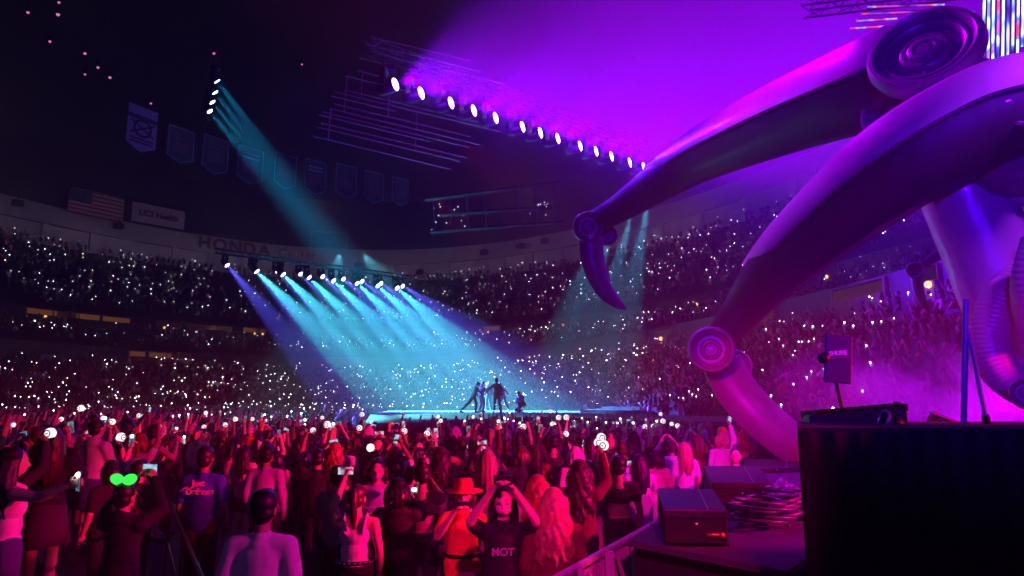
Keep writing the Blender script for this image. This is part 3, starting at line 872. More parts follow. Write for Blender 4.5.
# rumpled cloth on top of the cables
m = MB(); nx, ny = 26, 18; vs = []
for j in range(ny):
    for i in range(nx):
        u, v = i / (nx - 1) - .5, j / (ny - 1) - .5
        p = PZ(783, 514, WZ) + RIGHT * (u * .75) + bk * (v * .8)
        hgt = .30 * math.exp(-(u * u + v * v) * 7) + .05 * math.sin(u * 19 + v * 8) * math.exp(-(u * u + v * v) * 3) + .03 * math.sin(v * 23 - u * 11)
        vs.append((p.x, p.y, WZ + max(.02, hgt)))
m.add(vs, [(j * nx + i, j * nx + i + 1, (j + 1) * nx + i + 1, (j + 1) * nx + i) for j in range(ny - 1) for i in range(nx - 1)])
o = m.build('cloth', mat('shiny_dark_cloth', (.09, .06, .13), .3, sheen=.5), smooth=True)
sd = o.modifiers.new('thick', 'SOLIDIFY'); sd.thickness = .012
tag(o, 'rumpled shiny dark cloth thrown over the cables on the platform', 'cloth')

# ------------------------------------------------------------------ stands and small gear on the riser
PIPE = mat('grey_pipe', (.26, .22, .30), .4, .3)
d0 = 4.55
root = empty('a_frame_stand', P(965, 428, d0), 'tall leaning grey pipe stand behind the draped riser in front of the smoke', 'stand')
def rb(name, pts, r, m_, n=10):
    m = MB(); m.tube(pts, r, n); return at_root(root, m.build(name, m_, smooth=False))
rb('upright', [P(963.5, 430, d0), P(966, 299, d0)], .019, PIPE)
rb('brace', [P(968, 328, d0), P(986, 420, d0 - .05)], .014, PIPE)
rb('brace_clamp', [P(985, 415, d0 - .05), P(987.5, 424, d0 - .05)], .024, BLACKM)
rb('foot', [P(955, 429.5, d0), P(995, 429.5, d0)], .016, BLACKM)
d0 = 5.1
root = empty('antenna_stand', P(844, 420, d0), 'slanting stand with a small dark antenna panel left of the smoke', 'stand')
rb('pole', [P(846, 426, d0), P(836, 382, d0), P(829, 352, d0)], .014, BLACKM)
rb('clutch', [P(836, 378, d0), P(834.5, 371, d0)], .024, PIPE)
m = MB(); m.sphere(P(823.5, 358, d0), .045, 14, 10); at_root(root, m.build('knob', BLACKM, smooth=True))
NAV = mat('navy_panel', (.03, .025, .10), .5)
pc = P(838, 359, d0); m = MB(); m.box(pc, (.20, .03, .36), Matrix((RIGHT, bk, Vector((0, 0, 1)))).transposed() @ Matrix.Rotation(R(6), 3, 'Y')); at_root(root, m.build('antenna_panel', NAV, bevel=.01))
WHT = mat('white_print', (.8, .78, .85), .6)
def text_mesh(s, size, bold=0.0, depth=.004, spacing=1.0):
    cu = bpy.data.curves.new('lettering', 'FONT'); cu.body = s; cu.size = size; cu.extrude = depth; cu.offset = bold; cu.align_x = 'CENTER'; cu.align_y = 'CENTER'; cu.space_character = spacing
    o = bpy.data.objects.new('lettering', cu); COL.objects.link(o)
    dg = bpy.context.evaluated_depsgraph_get(); me = bpy.data.meshes.new_from_object(o.evaluated_get(dg))
    bpy.data.objects.remove(o); bpy.data.curves.remove(cu)
    return me
def text_on(name, s, size, loc, xdir, updir, m_, parent, bold=0.0, spacing=1.0, depth=.004):
    me = text_mesh(s, size, bold, depth, spacing); me.materials.clear(); me.materials.append(m_)
    x = Vector(xdir).normalized(); y = (Vector(updir) - x * Vector(updir).dot(x)).normalized(); z = x.cross(y)
    M = Matrix((x, y, z)).transposed().to_4x4(); M.translation = Vector(loc)
    me.transform(M); o = link(name, me)
    return at_root(parent, o) if parent is not None else o
text_on('lettering', 'SHURE', .045, P(836, 353.5, d0) - bk * .03, RIGHT - Vector((0, 0, -.08)), Vector((0, 0, 1)), WHT, root, .0015)
m = MB(); m.bar(P(830.5, 358.8, d0) - bk * .02, P(848, 356, d0) - bk * .02, .003, 4); at_root(root, m.build('panel_line', PIPE))

d0 = 4.7
root = empty('stage_light_bar', P(860, 420, d0), 'long low black fixture lying on the riser below the smoke', 'light bar')
a, b = P(806, 423, d0 + .1), P(902, 415, d0)
m = MB(); x_ = (b - a).normalized(); m.box((a + b) / 2 - Vector((0, 0, .02)), ((b - a).length, .2, .15), Matrix((x_, Vector((0, 0, 1)).cross(x_).normalized(), Vector((0, 0, 1)))).transposed()); at_root(root, m.build('housing', BLACKM, bevel=.01))
for i in range(14):
    p = a.lerp(b, (i + .5) / 14) + Vector((0, 0, .055)); m = MB(); m.box(p, (.012, .19, .05)); at_root(root, m.build('cooling_fin', BLACKM))
m = MB(); m.bar(P(897, 408, d0), P(897, 402, d0), .022, 10); at_root(root, m.build('connector', BLACKM))
root = empty('small_spotlight', P(892, 424, 4.5), 'small chrome rimmed lamp on the riser edge below the smoke', 'lamp')
m = MB(); m.lathe([(.04, -.08), (.055, -.04), (.062, .05), (.055, .055)], P(892, 423, 4.5), -RIGHT + UP * .4, 18); at_root(root, m.build('housing', BLACKM, smooth=True))
m = MB(); m.lathe([(.058, .05), (.066, .055), (.066, .07), (.058, .075), (.05, .06)], P(892, 423, 4.5), -RIGHT + UP * .4, 18, caps=False); at_root(root, m.build('rim', STEEL, smooth=True))
root = empty('stage_monitor', P(945, 424, 5.4), 'dark wedge monitor on the riser left of the leaning pipe', 'speaker')
m = MB(); q = [P(922, 430, 5.3), P(964, 430, 5.3), P(964, 429, 5.7), P(922, 429, 5.7)]
top = [P(929, 414, 5.5), P(963, 427, 5.35), P(964, 425, 5.7), P(933, 412.5, 5.75)]
m.rings([q, top]); at_root(root, m.build('cabinet', BLACKM, bevel=.01))
m = MB(); m.rings([[t + (P(945, 405, 5.4) - P(945, 424, 5.4)) * .02 for t in top], [t + (P(945, 405, 5.4) - P(945, 424, 5.4)) * .10 for t in top]]); at_root(root, m.build('speaker_grille', mat('speaker_mesh', (.10, .09, .13), .5, .4, var=.3, scale=60)))

# ------------------------------------------------------------------ smoke on the main stage
sm = bpy.data.materials.new('stage_smoke'); sm.use_nodes = True; nt = sm.node_tree; nt.nodes.clear()
vo = nt.nodes.new('ShaderNodeVolumeScatter'); ou = nt.nodes.new('ShaderNodeOutputMaterial'); tc = nt.nodes.new('ShaderNodeTexCoord'); no = nt.nodes.new('ShaderNodeTexNoise')
no.inputs['Scale'].default_value = .55; no.inputs['Detail'].default_value = 4; no.inputs['Roughness'].default_value = .6
nt.links.new(tc.outputs['Object'], no.inputs['Vector'])
mr = nt.nodes.new('ShaderNodeMapRange'); mr.inputs[1].default_value = .42; mr.inputs[2].default_value = .70; mr.inputs[3].default_value = 0; mr.inputs[4].default_value = .9
nt.links.new(no.outputs['Fac'], mr.inputs[0])
gr = nt.nodes.new('ShaderNodeVectorMath'); gr.operation = 'LENGTH'; dv = nt.nodes.new('ShaderNodeVectorMath'); dv.operation = 'DIVIDE'
SMR = (4.2, 3.2, 1.5); dv.inputs[1].default_value = SMR
nt.links.new(tc.outputs['Object'], dv.inputs[0]); nt.links.new(dv.outputs[0], gr.inputs[0])
fa = nt.nodes.new('ShaderNodeMapRange'); fa.inputs[1].default_value = 1.0; fa.inputs[2].default_value = .35
nt.links.new(gr.outputs['Value'], fa.inputs[0])
mu = nt.nodes.new('ShaderNodeMath'); mu.operation = 'MULTIPLY'; nt.links.new(mr.outputs[0], mu.inputs[0]); nt.links.new(fa.outputs[0], mu.inputs[1])
nt.links.new(mu.outputs[0], vo.inputs['Density']); nt.links.new(vo.outputs[0], ou.inputs['Volume'])
m = MB(); m.sphere((0, 0, 0), SMR, 24, 14)
sc_ = P(972, 402, 13.2)
o = m.build('smoke', sm, loc=(sc_.x, sc_.y, MZ + .75)); tag(o, 'violet lit stage smoke drifting low over the main stage', 'smoke', kind='stuff')
spot(P(1085, 385, 12.6), P(930, 405, 13.2), (.60, 0, 1), 4500, 60, .8, .2, 'smoke_fill')  # added spot out of frame that brightens the smoke

# ------------------------------------------------------------------ crowd barricade
RAIL = mat('barricade_rail', (.62, .60, .62), .35, .4, var=.12, scale=12)
SHEET = mat('barricade_sheet', (.42, .38, .40), .5, .3, var=.2, scale=12)
def barricade(a, b, label, H=1.15):
    a = Vector((a[0], a[1], 0)); b = Vector((b[0], b[1], 0)); L = (b - a).length; x = (b - a).normalized(); n = Vector((x.y, -x.x, 0))
    root = empty('crowd_barricade', (a + b) / 2, label, 'barricade', 'crowd barricade panels'); Z = Vector((0, 0, 1))
    m = MB(); m.bar(a + Z * H, b + Z * H, .032, 12); at_root(root, m.build('top_rail', RAIL))
    m = MB(); k = 40; vs = []
    for i in range(k * 2 + 1):
        t = i / (k * 2); off = n * (.012 * (1 if (i // 2) % 2 else -1))
        p = a + (b - a) * t + off; vs += [p + Z * .05, p + Z * (H - .05)]
    m.add(vs, [(2 * i, 2 * i + 1, 2 * i + 3, 2 * i + 2) for i in range(k * 2)]); so = at_root(root, m.build('ribbed_sheet', SHEET))
    md = so.modifiers.new('thick', 'SOLIDIFY'); md.thickness = .006
    for t in (.0, .5, 1.0):
        p = a + (b - a) * min(max(t, .015), .985); m = MB(); m.box(p + Z * (H / 2) + n * .04, (.05, .05, H)); at_root(root, m.build('post', RAIL))
    for t in (.12, .62):
        p = a + (b - a) * t + n * .05; m = MB(); m.bar(p + Z * (H - .06), p + x * .42 + n * .18 + Z * .05, .018, 8); at_root(root, m.build('brace', RAIL))
    for t in (.25, .75):
        p = a + (b - a) * t; m = MB(); m.box(p + n * .35 + Z * .02, (.08, .9, .03), Matrix.Rotation(math.atan2(n.y, n.x) - PI / 2, 3, 'Z')); at_root(root, m.build('foot_plate', RAIL))
bd = (Vector(BB) - Vector(BA)).to_2d(); bl = bd.length; bd.normalize()
for i in range(9):
    s0 = -1.6 + i * 1.28
    a = Vector(BA).to_2d() + Vector((.10, -.04)) + bd * s0; b = a + bd * 1.25
    barricade(a, b, f'pink lit metal crowd barricade panel, {ORD[i]} one from the near end of the line')

# ------------------------------------------------------------------ rigging, banners, flag and signs
PINKM = mat('rig_pink_light_metal', (.55, .22, .38), .45, .4)  # pink light on the battens is put into the metal colour
def rig_bar(parent, p, q, r=.035):
    m = MB(); m.bar(p, q, r, 5); at_root(parent, m.build('batten', PINKM))
root = empty('rigging_grid', P(390, 105, 33), 'grid of thin pink lit battens hanging under the roof left of the purple lamps', 'rigging')
gx, gy = (ring(0, 0) - ring(0, 0)), 0
D0 = 34.0
ROWS = [(371, 37, 470), (366, 44, 480), (371, 52, 505), (359, 58, 385), (358, 71, 400), (345, 76, 460), (345, 90, 490), (335, 92, 500), (331, 96, 395), (334, 104, 470), (331, 109, 480), (322, 112, 470), (319, 115, 430), (321, 123, 466), (317, 127, 460), (312, 136, 450)]
gdir = (P(470, 120, D0 + 2.5) - P(312, 90, D0))
gs = gdir / 158.0
for x0, y0, x1 in ROWS:
    a = P(x0, y0, D0); y1 = y0 + (x1 - x0) * .24
    rig_bar(root, a, P(x1, y1, D0 + (x1 - x0) * .016))
for x0, y0, x1, y1 in ((376, 38, 374, 60), (347, 76, 344, 112), (331, 108, 328, 140), (363, 70, 361, 96), (392, 44, 388, 118), (420, 60, 415, 150)):
    m = MB(); m.bar(P(x0, y0, D0 + .3), P(x1, y1, D0 + .3), .02, 4); at_root(root, m.build('hanger', PINKM))
for i, (x, y) in enumerate([(374, 39), (345, 92), (331, 110), (322, 124), (317, 138), (348, 77)]):
    m = MB(); m.sphere(P(x, y, D0 - .1), .05, 6, 5); at_root(root, m.build('clamp', PINKM))

# small lamps on a line at the upper left
for i, (x, y, r_) in enumerate([(28, 12, .10), (50, 41, .09), (58, 14, .12), (59, 2, .09), (85, 53, .10), (98, 67, .09), (110, 77, .10), (85, 74, .07), (151, 103, .07), (214, 53, .09), (302, 64, .06)]):
    p = P(x, y, 36); root = empty('marker_lamp', p, f'tiny pink marker lamp under the roof, {ORD[i]} along the line from the corner', 'lamp', 'tiny pink marker lamps under the roof')
    m = MB(); m.lathe([(.10, 0), (.13, .05), (.13, .22), (.06, .30)], p, (0, 0, 1), 12); m.bar(p + Vector((0, 0, .28)), p + Vector((0, 0, .8)), .015, 5); at_root(root, m.build('housing', BLACKM))
    m = MB(); m.sphere(p - Vector((0, 0, .02)), r_ * .8, 8, 6); at_root(root, m.build('bulb', emis('pink_bulb', (1, .25, .55), .8)))

# pennant banners in an arc, hanging from the roof
BAN = mat('banner_black_cloth', (.05, .035, .05), .85, var=.2, scale=1.2); BANW = mat('banner_pale_cloth', (.52, .40, .52), .85, var=.15, scale=1.2)
BEDGE = mat('banner_pale_edge', (.5, .42, .55), .8); BDARK = mat('banner_dark_print', (.05, .03, .06), .8); BRED = mat('banner_dull_print', (.20, .05, .09), .8)
BN = [(142, 130, 33, 47), (180.5, 146, 30, 38), (215, 156, 30, 40), (250, 166, 30, 40), (285, 172, 26, 38), (315, 178, 25, 37), (346, 182, 25, 36), (374, 188, 23, 34), (400, 192, 20, 30)]
for i, (x, y, wpx, hpx) in enumerate(BN):
    d_ = 46 + i * 2.2; c = P(x, y, d_); w_, h_ = wpx * d_ / FOC, hpx * d_ / FOC
    tdir = (P(x + 30, y + (9 if i < 5 else 6), d_ + 2.2) - c).normalized(); Z = Vector((0, 0, 1)); X = Vector((tdir.x, tdir.y, 0)).normalized()
    lab = 'pale pennant banner with a dark round emblem, end of the hanging row' if i == 0 else f'dark pennant banner with pale border, {ORD[i - 1]} after the pale emblem banner'
    root = empty('pennant_banner', c + Z * (h_ / 2), lab, 'banner', 'pennant banners under the roof')
    sh = tdir.z / max(1e-3, math.hypot(tdir.x, tdir.y)) * .35
    nn = X.cross(Z)
    def bp(u, v, f=0): return c + X * (u * w_) + Z * (v * h_) + Z * (u * w_ * sh) + nn * f
    out = [(-.5, .5), (.5, .5), (.5, -.34), (0, -.5), (-.5, -.34)]
    m = MB(); m.rings([[bp(u, v, -.02) for u, v in out], [bp(u, v, .02) for u, v in out]]); at_root(root, m.build('cloth', BANW if i == 0 else BAN))
    if i:
        m = MB()
        for (u0, v0), (u1, v1) in zip(out, out[1:] + out[:1]):
            for s in (-1, 1): m.bar(bp(u0 * .93, v0 * .93, s * .05), bp(u1 * .93, v1 * .93, s * .05), .035, 4)
        at_root(root, m.build('border', BEDGE))
    def panel(u0, v0, u1, v1, mm, name, s_=1):
        m = MB()
        for s in (-1, 1): m.rings([[bp(u0, v0, s * .03), bp(u1, v0, s * .03), bp(u1, v1, s * .03), bp(u0, v1, s * .03)], [bp(u0, v0, s * .05), bp(u1, v0, s * .05), bp(u1, v1, s * .05), bp(u0, v1, s * .05)]])
        at_root(root, m.build(name, mm))
    if i == 0:
        panel(-.5, .20, .5, .30, BDARK, 'dark_stripe')
        m = MB()
        for s in (-1, 1):
            for a0 in range(14):
                a, b = a0 * PI / 7, (a0 + 1) * PI / 7
                m.bar(bp(.28 * math.cos(a), .02 + .18 * math.sin(a), s * .06), bp(.28 * math.cos(b), .02 + .18 * math.sin(b), s * .06), .09, 4)
            m.bar(bp(-.4, .16, s * .06), bp(.4, -.12, s * .06), .07, 4); m.bar(bp(-.4, -.12, s * .06), bp(.4, .16, s * .06), .07, 4)
        at_root(root, m.build('emblem', BDARK))
        for v in (-.22, -.29): panel(-.4, v - .02, .4, v + .015, BDARK, 'print_line')
    else:
        for v in (.30, .20): panel(-.32, v - .03, .32, v + .02, BEDGE if i in (3, 5) else BRED, 'print_line')
        panel(-.3, -.22, .3, .10, BRED, 'print_block')
    for u in (-.45, .45):
        m = MB(); m.bar(bp(u, .5), bp(u, .5) + Z * 1.5, .012, 4); at_root(root, m.build('hanging_wire', BLACKM))

# flag: canton and stripes, hung flat in front of the dark roof edge
def panel_frame(c, xdir, w_, h_, slope):
    Z = Vector((0, 0, 1)); X = Vector((xdir.x, xdir.y, 0)).normalized(); nn = X.cross(Z)
    if nn.dot(EYE - c) < 0: nn = -nn
    return lambda u, v, f=0: c + X * (u * w_) + Z * (v * h_) + nn * f
FR, FW, FB = mat('flag_red', (.35, .05, .08), .85), mat('flag_white', (.50, .42, .46), .85), mat('flag_blue', (.03, .04, .14), .85)
ph = ring_hit(97, 31); c = ring(ph, 30.6); t_ = (ring(ph - .01, 30.6) - ring(ph + .01, 30.6)).normalized()
c = Vector((c.x, c.y, 0)); r_ = ray(97, 205); c = EYE + r_ * ((c - EYE).dot(FWD) / 1.0 if False else (Vector((c.x, c.y, 0)) - Vector((0, 0, 0))).length / math.hypot(r_.x, r_.y))
dd = (c - EYE).dot(FWD); w_, h_ = 52 * dd / FOC, 26 * dd / FOC
F = panel_frame(c, t_, w_, h_, 0); root = empty('wall_flag', c, 'striped flag with a dark blue canton hanging under the dark roof edge', 'flag')
def slab(F, u0, v0, u1, v1, f0, f1, m_, name, parent):
    m = MB(); m.rings([[F(u0, v0, f0), F(u1, v0, f0), F(u1, v1, f0), F(u0, v1, f0)], [F(u0, v0, f1), F(u1, v0, f1), F(u1, v1, f1), F(u0, v1, f1)]])
    return at_root(parent, m.build(name, m_))
slab(F, -.5, -.5, .5, .5, -.05, 0, FW, 'flag_cloth', root)
for i in range(7):
    v = .5 - (2 * i + 1) / 13 + .5 / 13 + .5 / 13
    slab(F, -.5, v - 1 / 13, .5, v, 0, .03, FR, 'stripe', root)
slab(F, -.5, .5 - 7 / 13, -.1, .5, .03, .06, FB, 'canton', root)
m = MB()
for a in range(4):
    for b in range(5): m.sphere(F(-.46 + b * .08, .46 - a * .125, .07), .09, 5, 4)
at_root(root, m.build('star_pattern', FW))

def on_roof_edge(px, py, o):
    ph = ring_hit(px, o); c = ring(ph, o); t_ = (ring(ph - .01, o) - ring(ph + .01, o)).normalized()
    r_ = ray(px, py); c = EYE + r_ * (math.hypot(c.x, c.y) / math.hypot(r_.x, r_.y))
    return c, t_, (c - EYE).dot(FWD)
c, t_, dd = on_roof_edge(159, 216, 30.6)
F = panel_frame(c, t_, 50 * dd / FOC, 19 * dd / FOC, 0); root = empty('sponsor_sign', c, 'pale rectangular sign with dark lettering between the flag and the large letters', 'sign')
SGN = mat('sign_pale_board', (.50, .40, .48), .8, var=.08)
slab(F, -.5, -.5, .5, .5, -.1, 0, SGN, 'board', root)
text_on('lettering', 'UCI Health', 1.25 * dd / 105, F(0, 0, .06), t_, Vector((0, 0, 1)), BDARK, root, .02, 1.0, .05)
c, t_, dd = on_roof_edge(329, 240, 30.0)
F = panel_frame(c, t_, 36 * dd / FOC, 17 * dd / FOC, 0); root = empty('scoreboard_frame', c, 'faint blue outlined rectangular frame hanging over the cornice', 'frame')
for k, (u0, v0, u1, v1) in enumerate(((-.5, -.5, .5, -.44), (-.5, .44, .5, .5), (-.5, -.5, -.47, .5), (.47, -.5, .5, .5))):
    slab(F, u0, v0, u1, v1, -.05, .05, mat('frame_blue_metal', (.18, .24, .34), .5, .3), 'edge', root)
slab(F, -.47, -.44, .47, .44, -.1, -.06, BLACK, 'back_panel', root)

# big letters on the cornice band, each set on the curve
def ring_letters(word, px0, px1, z0, hgt, o, m_, label, name, bold):
    a0, a1 = ring_hit(px0, o), ring_hit(px1, o)
    root = empty(name, ring((a0 + a1) / 2, o, z0), label, 'sign')
    mes = [text_mesh(ch, 1.0, bold, .03) for ch in word]; ws = []
    for me in mes:
        xs = [v.co.x for v in me.vertices]; ws.append((min(xs), max(xs)))
    wid = [b - a for a, b in ws]; gap = .14; tot = sum(wid) + gap * (len(word) - 1)
    arc = (ring(a1, o) - ring(a0, o)).length; k = arc / tot; s = 0
    for me, (xa, xb), w1 in zip(mes, ws, wid):
        f = (s + w1 / 2) / tot; s += w1 + gap
        a = a0 + (a1 - a0) * f; p = ring(a, o, z0 + hgt / 2); t_ = (ring(a + (a1 - a0) * .01, o) - ring(a - (a1 - a0) * .01, o)).normalized()
        ys = [v.co.y for v in me.vertices]; yc = (min(ys) + max(ys)) / 2
        ky = hgt / .73
        M = Matrix((t_ * k, Vector((0, 0, ky)), t_.cross(Vector((0, 0, 1))))).transposed().to_4x4()
        for v in me.vertices:
            v.co = M @ Vector((v.co.x - (xa + xb) / 2, v.co.y - .365, v.co.z)) 
        me.transform(Matrix.Translation(p)); me.materials.clear(); me.materials.append(m_)
        at_root(root, link('letter', me))
ring_letters('HONDA', 187, 262, 26.8, 1.9, 31.95, mat('letter_dark_red', (.14, .012, .03), .6), 'large dark red slab letters spelling a name on the pale cornice', 'cornice_lettering', .035)
ring_letters('Center', 271, 309, 26.6, 1.6, 31.95, mat('letter_grey', (.09, .085, .11), .6), 'thin grey word beside the dark red letters on the cornice', 'cornice_lettering', 0.0)

# follow-spot heads and speakers clamped along the cornice
for i, (x, y) in enumerate([(18, 203), (119, 226), (358, 265), (368, 268), (420, 272), (484, 252), (520, 246), (545, 241)]):
    c, t_, dd = on_roof_edge(x, y, 30.5)
    root = empty('roof_edge_box', c, f'small dark box clamped to the cornice edge, {ORD[i]} from the flag end', 'fixture', 'dark boxes along the cornice edge')
    m = MB(); a = math.atan2(t_.y, t_.x); m.box(c, (1.1, .9, .8), Matrix.Rotation(a, 3, 'Z')); at_root(root, m.build('housing', BLACKM, bevel=.06))
    m = MB(); m.bar(c + Vector((0, 0, .4)), c + Vector((0, 0, 1.2)), .05, 6); at_root(root, m.build('bracket', BLACKM))

# dark catwalk frame with tiny lights hung under the roof, centre
root = empty('roof_catwalk', P(500, 215, 50), 'dark steel catwalk with scattered tiny white lights under the middle of the roof', 'catwalk')
for x0, y0, x1, y1 in ((425, 200, 560, 182), (430, 232, 565, 222), (440, 215, 555, 207)):
    m = MB(); m.bar(P(x0, y0, 50), P(x1, y1, 52), .16, 4); at_root(root, m.build('beam', BLACKM))
for k in range(8):
    x = 432 + k * 17; m = MB(); m.bar(P(x, 201 - k * 2.2, 50.2), P(x + 3, 231 - k, 50.4), .08, 4); at_root(root, m.build('strut', BLACKM))
for i in range(26):
    if i < 17: x, y = random.uniform(430, 466), random.uniform(204, 236)
    else: x, y = random.uniform(530, 552), random.uniform(202, 222)
    m = MB(); m.sphere(P(x, y, 50.4), random.uniform(.035, .06), 5, 4); at_root(root, m.build('tiny_light', emis('white_dot', (.8, .85, 1), 1.2)))

# lit suite openings: frame, back wall with warm room light put in as glow, counter
WARMS = [emis(f'warm_wall_glow_{k}', (1, .36, .07), s) for k, s in enumerate((.015, .04, .11))]; WARMB = emis('warm_suite_lamp', (1, .6, .25), 1.6); DOOR = mat('suite_wood', (.30, .17, .10), .7, var=.2)
def suite(px, o, z0, z1, wid, lit, lamp, lab):
    ph = ring_hit(px, o); c = ring(ph, o - .06, (z0 + z1) / 2); t_ = (ring(ph - .01, o) - ring(ph + .01, o)).normalized()
    F = panel_frame(c, t_, wid, z1 - z0, 0); wid *= .8; F = panel_frame(c, t_, wid, z1 - z0, 0); root = empty('suite_opening', c, lab, 'suite', 'lit openings along the suite rows')
    slab(F, -.5, -.5, -.46, .5, 0, .12, DOOR, 'jamb', root); slab(F, .46, -.5, .5, .5, 0, .12, DOOR, 'jamb', root); slab(F, -.5, .46, .5, .5, 0, .12, DOOR, 'lintel', root)
    slab(F, -.46, .05, .46, .40, 0, .05, random.choice(WARMS) if lit else DOOR, 'back_wall', root)
    slab(F, -.46, -.5, .46, .05, 0, .3, DOOR, 'counter', root)
    if lamp:
        m = MB()
        m.sphere(F(random.uniform(-.3, .3), -.05, .35), .16, 8, 6); at_root(root, m.build('table_lamp', WARMB))
SU = [(38, 0, 6.5, 1, 1), (57, 0, 4, 1, 0), (78, 0, 5, 1, 0), (108, 0, 5, 1, 0), (163, 0, 4.5, 1, 1), (196, 0, 5, 1, 0), (214, 0, 5, 1, 0), (247, 0, 3, 1, 1), (256, 0, 2.5, 1, 1), (492, 0, 4, 1, 1), (563, 0, 5, 1, 1), (635, 0, 4, 0, 0), (700, 0, 4, 0, 1), (838, 0, 3, 0, 1), (880, 0, 7, 0, 0), (740, 0, 5, 0, 0),
      (133, 1, 2.6, 1, 0), (160, 1, 5, 1, 0), (175, 1, 4, 1, 0), (325, 1, 5, 1, 0), (345, 1, 4, 1, 0), (640, 1, 4, 0, 0), (667, 1, 3, 0, 1), (770, 1, 3, 1, 0), (868, 1, 5, 1, 0), (945, 1, 1.2, 1, 1)]
cnt = [0, 0]
for px, lv, wd, lit, lamp in SU:
    lab = f'{"warm lit" if lit else "dim"} opening in the {"lower concourse wall" if lv else "suite row"}, {ORD[cnt[lv] % 16]} along it from the flag end'
    cnt[lv] += 1
    if lv: suite(px, 8.18, 6.2, 7.8, wd, lit, lamp, lab)
    else: suite(px, 21.58, 11.1, 12.9, wd, lit, lamp, lab)
# ------------------------------------------------------------------ people
def remesh(mb, name, vox, smooth=2, mats=None):
    """fuses overlapping closed shapes into one continuous skin"""
    me = mb.mesh(name, mats or [SKIN[0]])
    o = bpy.data.objects.new('work', me); COL.objects.link(o)
    md = o.modifiers.new('r', 'REMESH'); md.mode = 'VOXEL'; md.voxel_size = vox; md.use_smooth_shade = True
    if smooth:
        s = o.modifiers.new('s', 'SMOOTH'); s.iterations = smooth; s.factor = .5
    dg = bpy.context.evaluated_depsgraph_get()
    out = bpy.data.meshes.new_from_object(o.evaluated_get(dg)); out.name = name
    bpy.data.objects.remove(o); bpy.data.meshes.remove(me)
    return out

V3 = Vector
class Pose:
    """joints of a figure that faces +Y; arms are in the frame of the upright torso"""
    def __init__(self, L=None, Rr=None, pelvis=(0, 0, .93), up=(0, 0, 1), fwd=(0, 1, 0), head=None, headf=None, legs=None, curlL=.5, curlR=.5, headoff=0):
        self.p = V3(pelvis); self.u = V3(up).normalized()
        f = V3(fwd); self.f = (f - self.u * f.dot(self.u)).normalized(); self.r = self.f.cross(self.u)
        self.hu = V3(head).normalized() if head else self.u
        hf = V3(headf) if headf else self.f
        self.hf = (hf - self.hu * hf.dot(self.hu)).normalized(); self.hr = self.hf.cross(self.hu)
        self.L = L; self.R = Rr; self.curl = (curlL, curlR)
        self.legs = legs or [((-.09, .015, .49), (-.095, -.02, .085), (-.11, .14, .04)), ((.09, .015, .49), (.095, -.02, .085), (.11, .14, .04))]
        self.np = self.T(0, -.005, 1.44)
    def T(self, x, y, z): return self.p + self.r * x + self.f * y + self.u * (z - .93)
    def H(self, x, y, z): return self.np + self.hr * x + self.hf * y + self.hu * (z - 1.44)
    def trot(self): return Matrix((self.r, self.f, self.u)).transposed()
    def hrot(self): return Matrix((self.hr, self.hf, self.hu)).transposed()
    def arm(self, s):
        e, w_ = (self.L if s < 0 else self.R)
        return self.T(s * .174, -.01, 1.348), self.T(*e), self.T(*w_)

ARMDOWN = {-1: ((-.235, -.03, 1.09), (-.22, .08, .86)), 1: ((.235, -.03, 1.09), (.22, .08, .86))}
def mir(a): return tuple((-x, y, z) for x, y, z in a)

def hand(m, ps, s, e, w_, curl):
    d = (w_ - e).normalized()
    inn = (ps.T(0, .25, 1.3) - w_); nrm = (inn - d * inn.dot(d)); nrm = nrm.normalized() if nrm.length > 1e-3 else ps.f
    sd = d.cross(nrm)
    if sd.dot(ps.u) < 0 and abs(sd.dot(ps.u)) > .3: sd = -sd
    rot = Matrix((sd, d, nrm)).transposed()
    m.sphere(w_ + d * .045, (.041, .052, .020), 10, 6, rot)
    for k, (o, L) in enumerate(((-.029, .058), (-.010, .072), (.010, .078), (.029, .070))):
        a = w_ + d * .082 + sd * o
        b = a + (d * math.cos(curl * .9) + nrm * math.sin(curl * .9)) * L * .5
        c = b + (d * math.cos(curl * 2.2) + nrm * math.sin(curl * 2.2)) * L * .5
        m.capsule(a, b, .0105, .0098, 6, 2); m.capsule(b, c, .0098, .0085, 6, 2)
    a = w_ + d * .025 + sd * .034
    b = a + (sd * .65 + d * .65 + nrm * .35).normalized() * .036; c = b + (d * .8 + nrm * .5).normalized() * .028
    m.capsule(a, b, .0135, .0115, 6, 2); m.capsule(b, c, .0115, .0095, 6, 2)

def limbs_torso(m, ps, g):
    tr = ps.trot()
    m.sphere(ps.T(0, -.005, .95), (.158 + g, .108 + g, .115 + g), 16, 10, tr)
    m.sphere(ps.T(0, 0, 1.09), (.128 + g, .092 + g, .14 + g), 16, 10, tr)
    m.sphere(ps.T(0, .005, 1.26), (.150 + g, .106 + g, .155 + g), 16, 10, tr)
    m.capsule(ps.T(-.115, -.012, 1.352), ps.T(.115, -.012, 1.352), .056 + g * .8, .056 + g * .8, 12, 4); m.capsule(ps.T(0, -.015, 1.40), ps.T(0, -.015, 1.36), .062 + g * .5, .085 + g * .5, 12, 3)

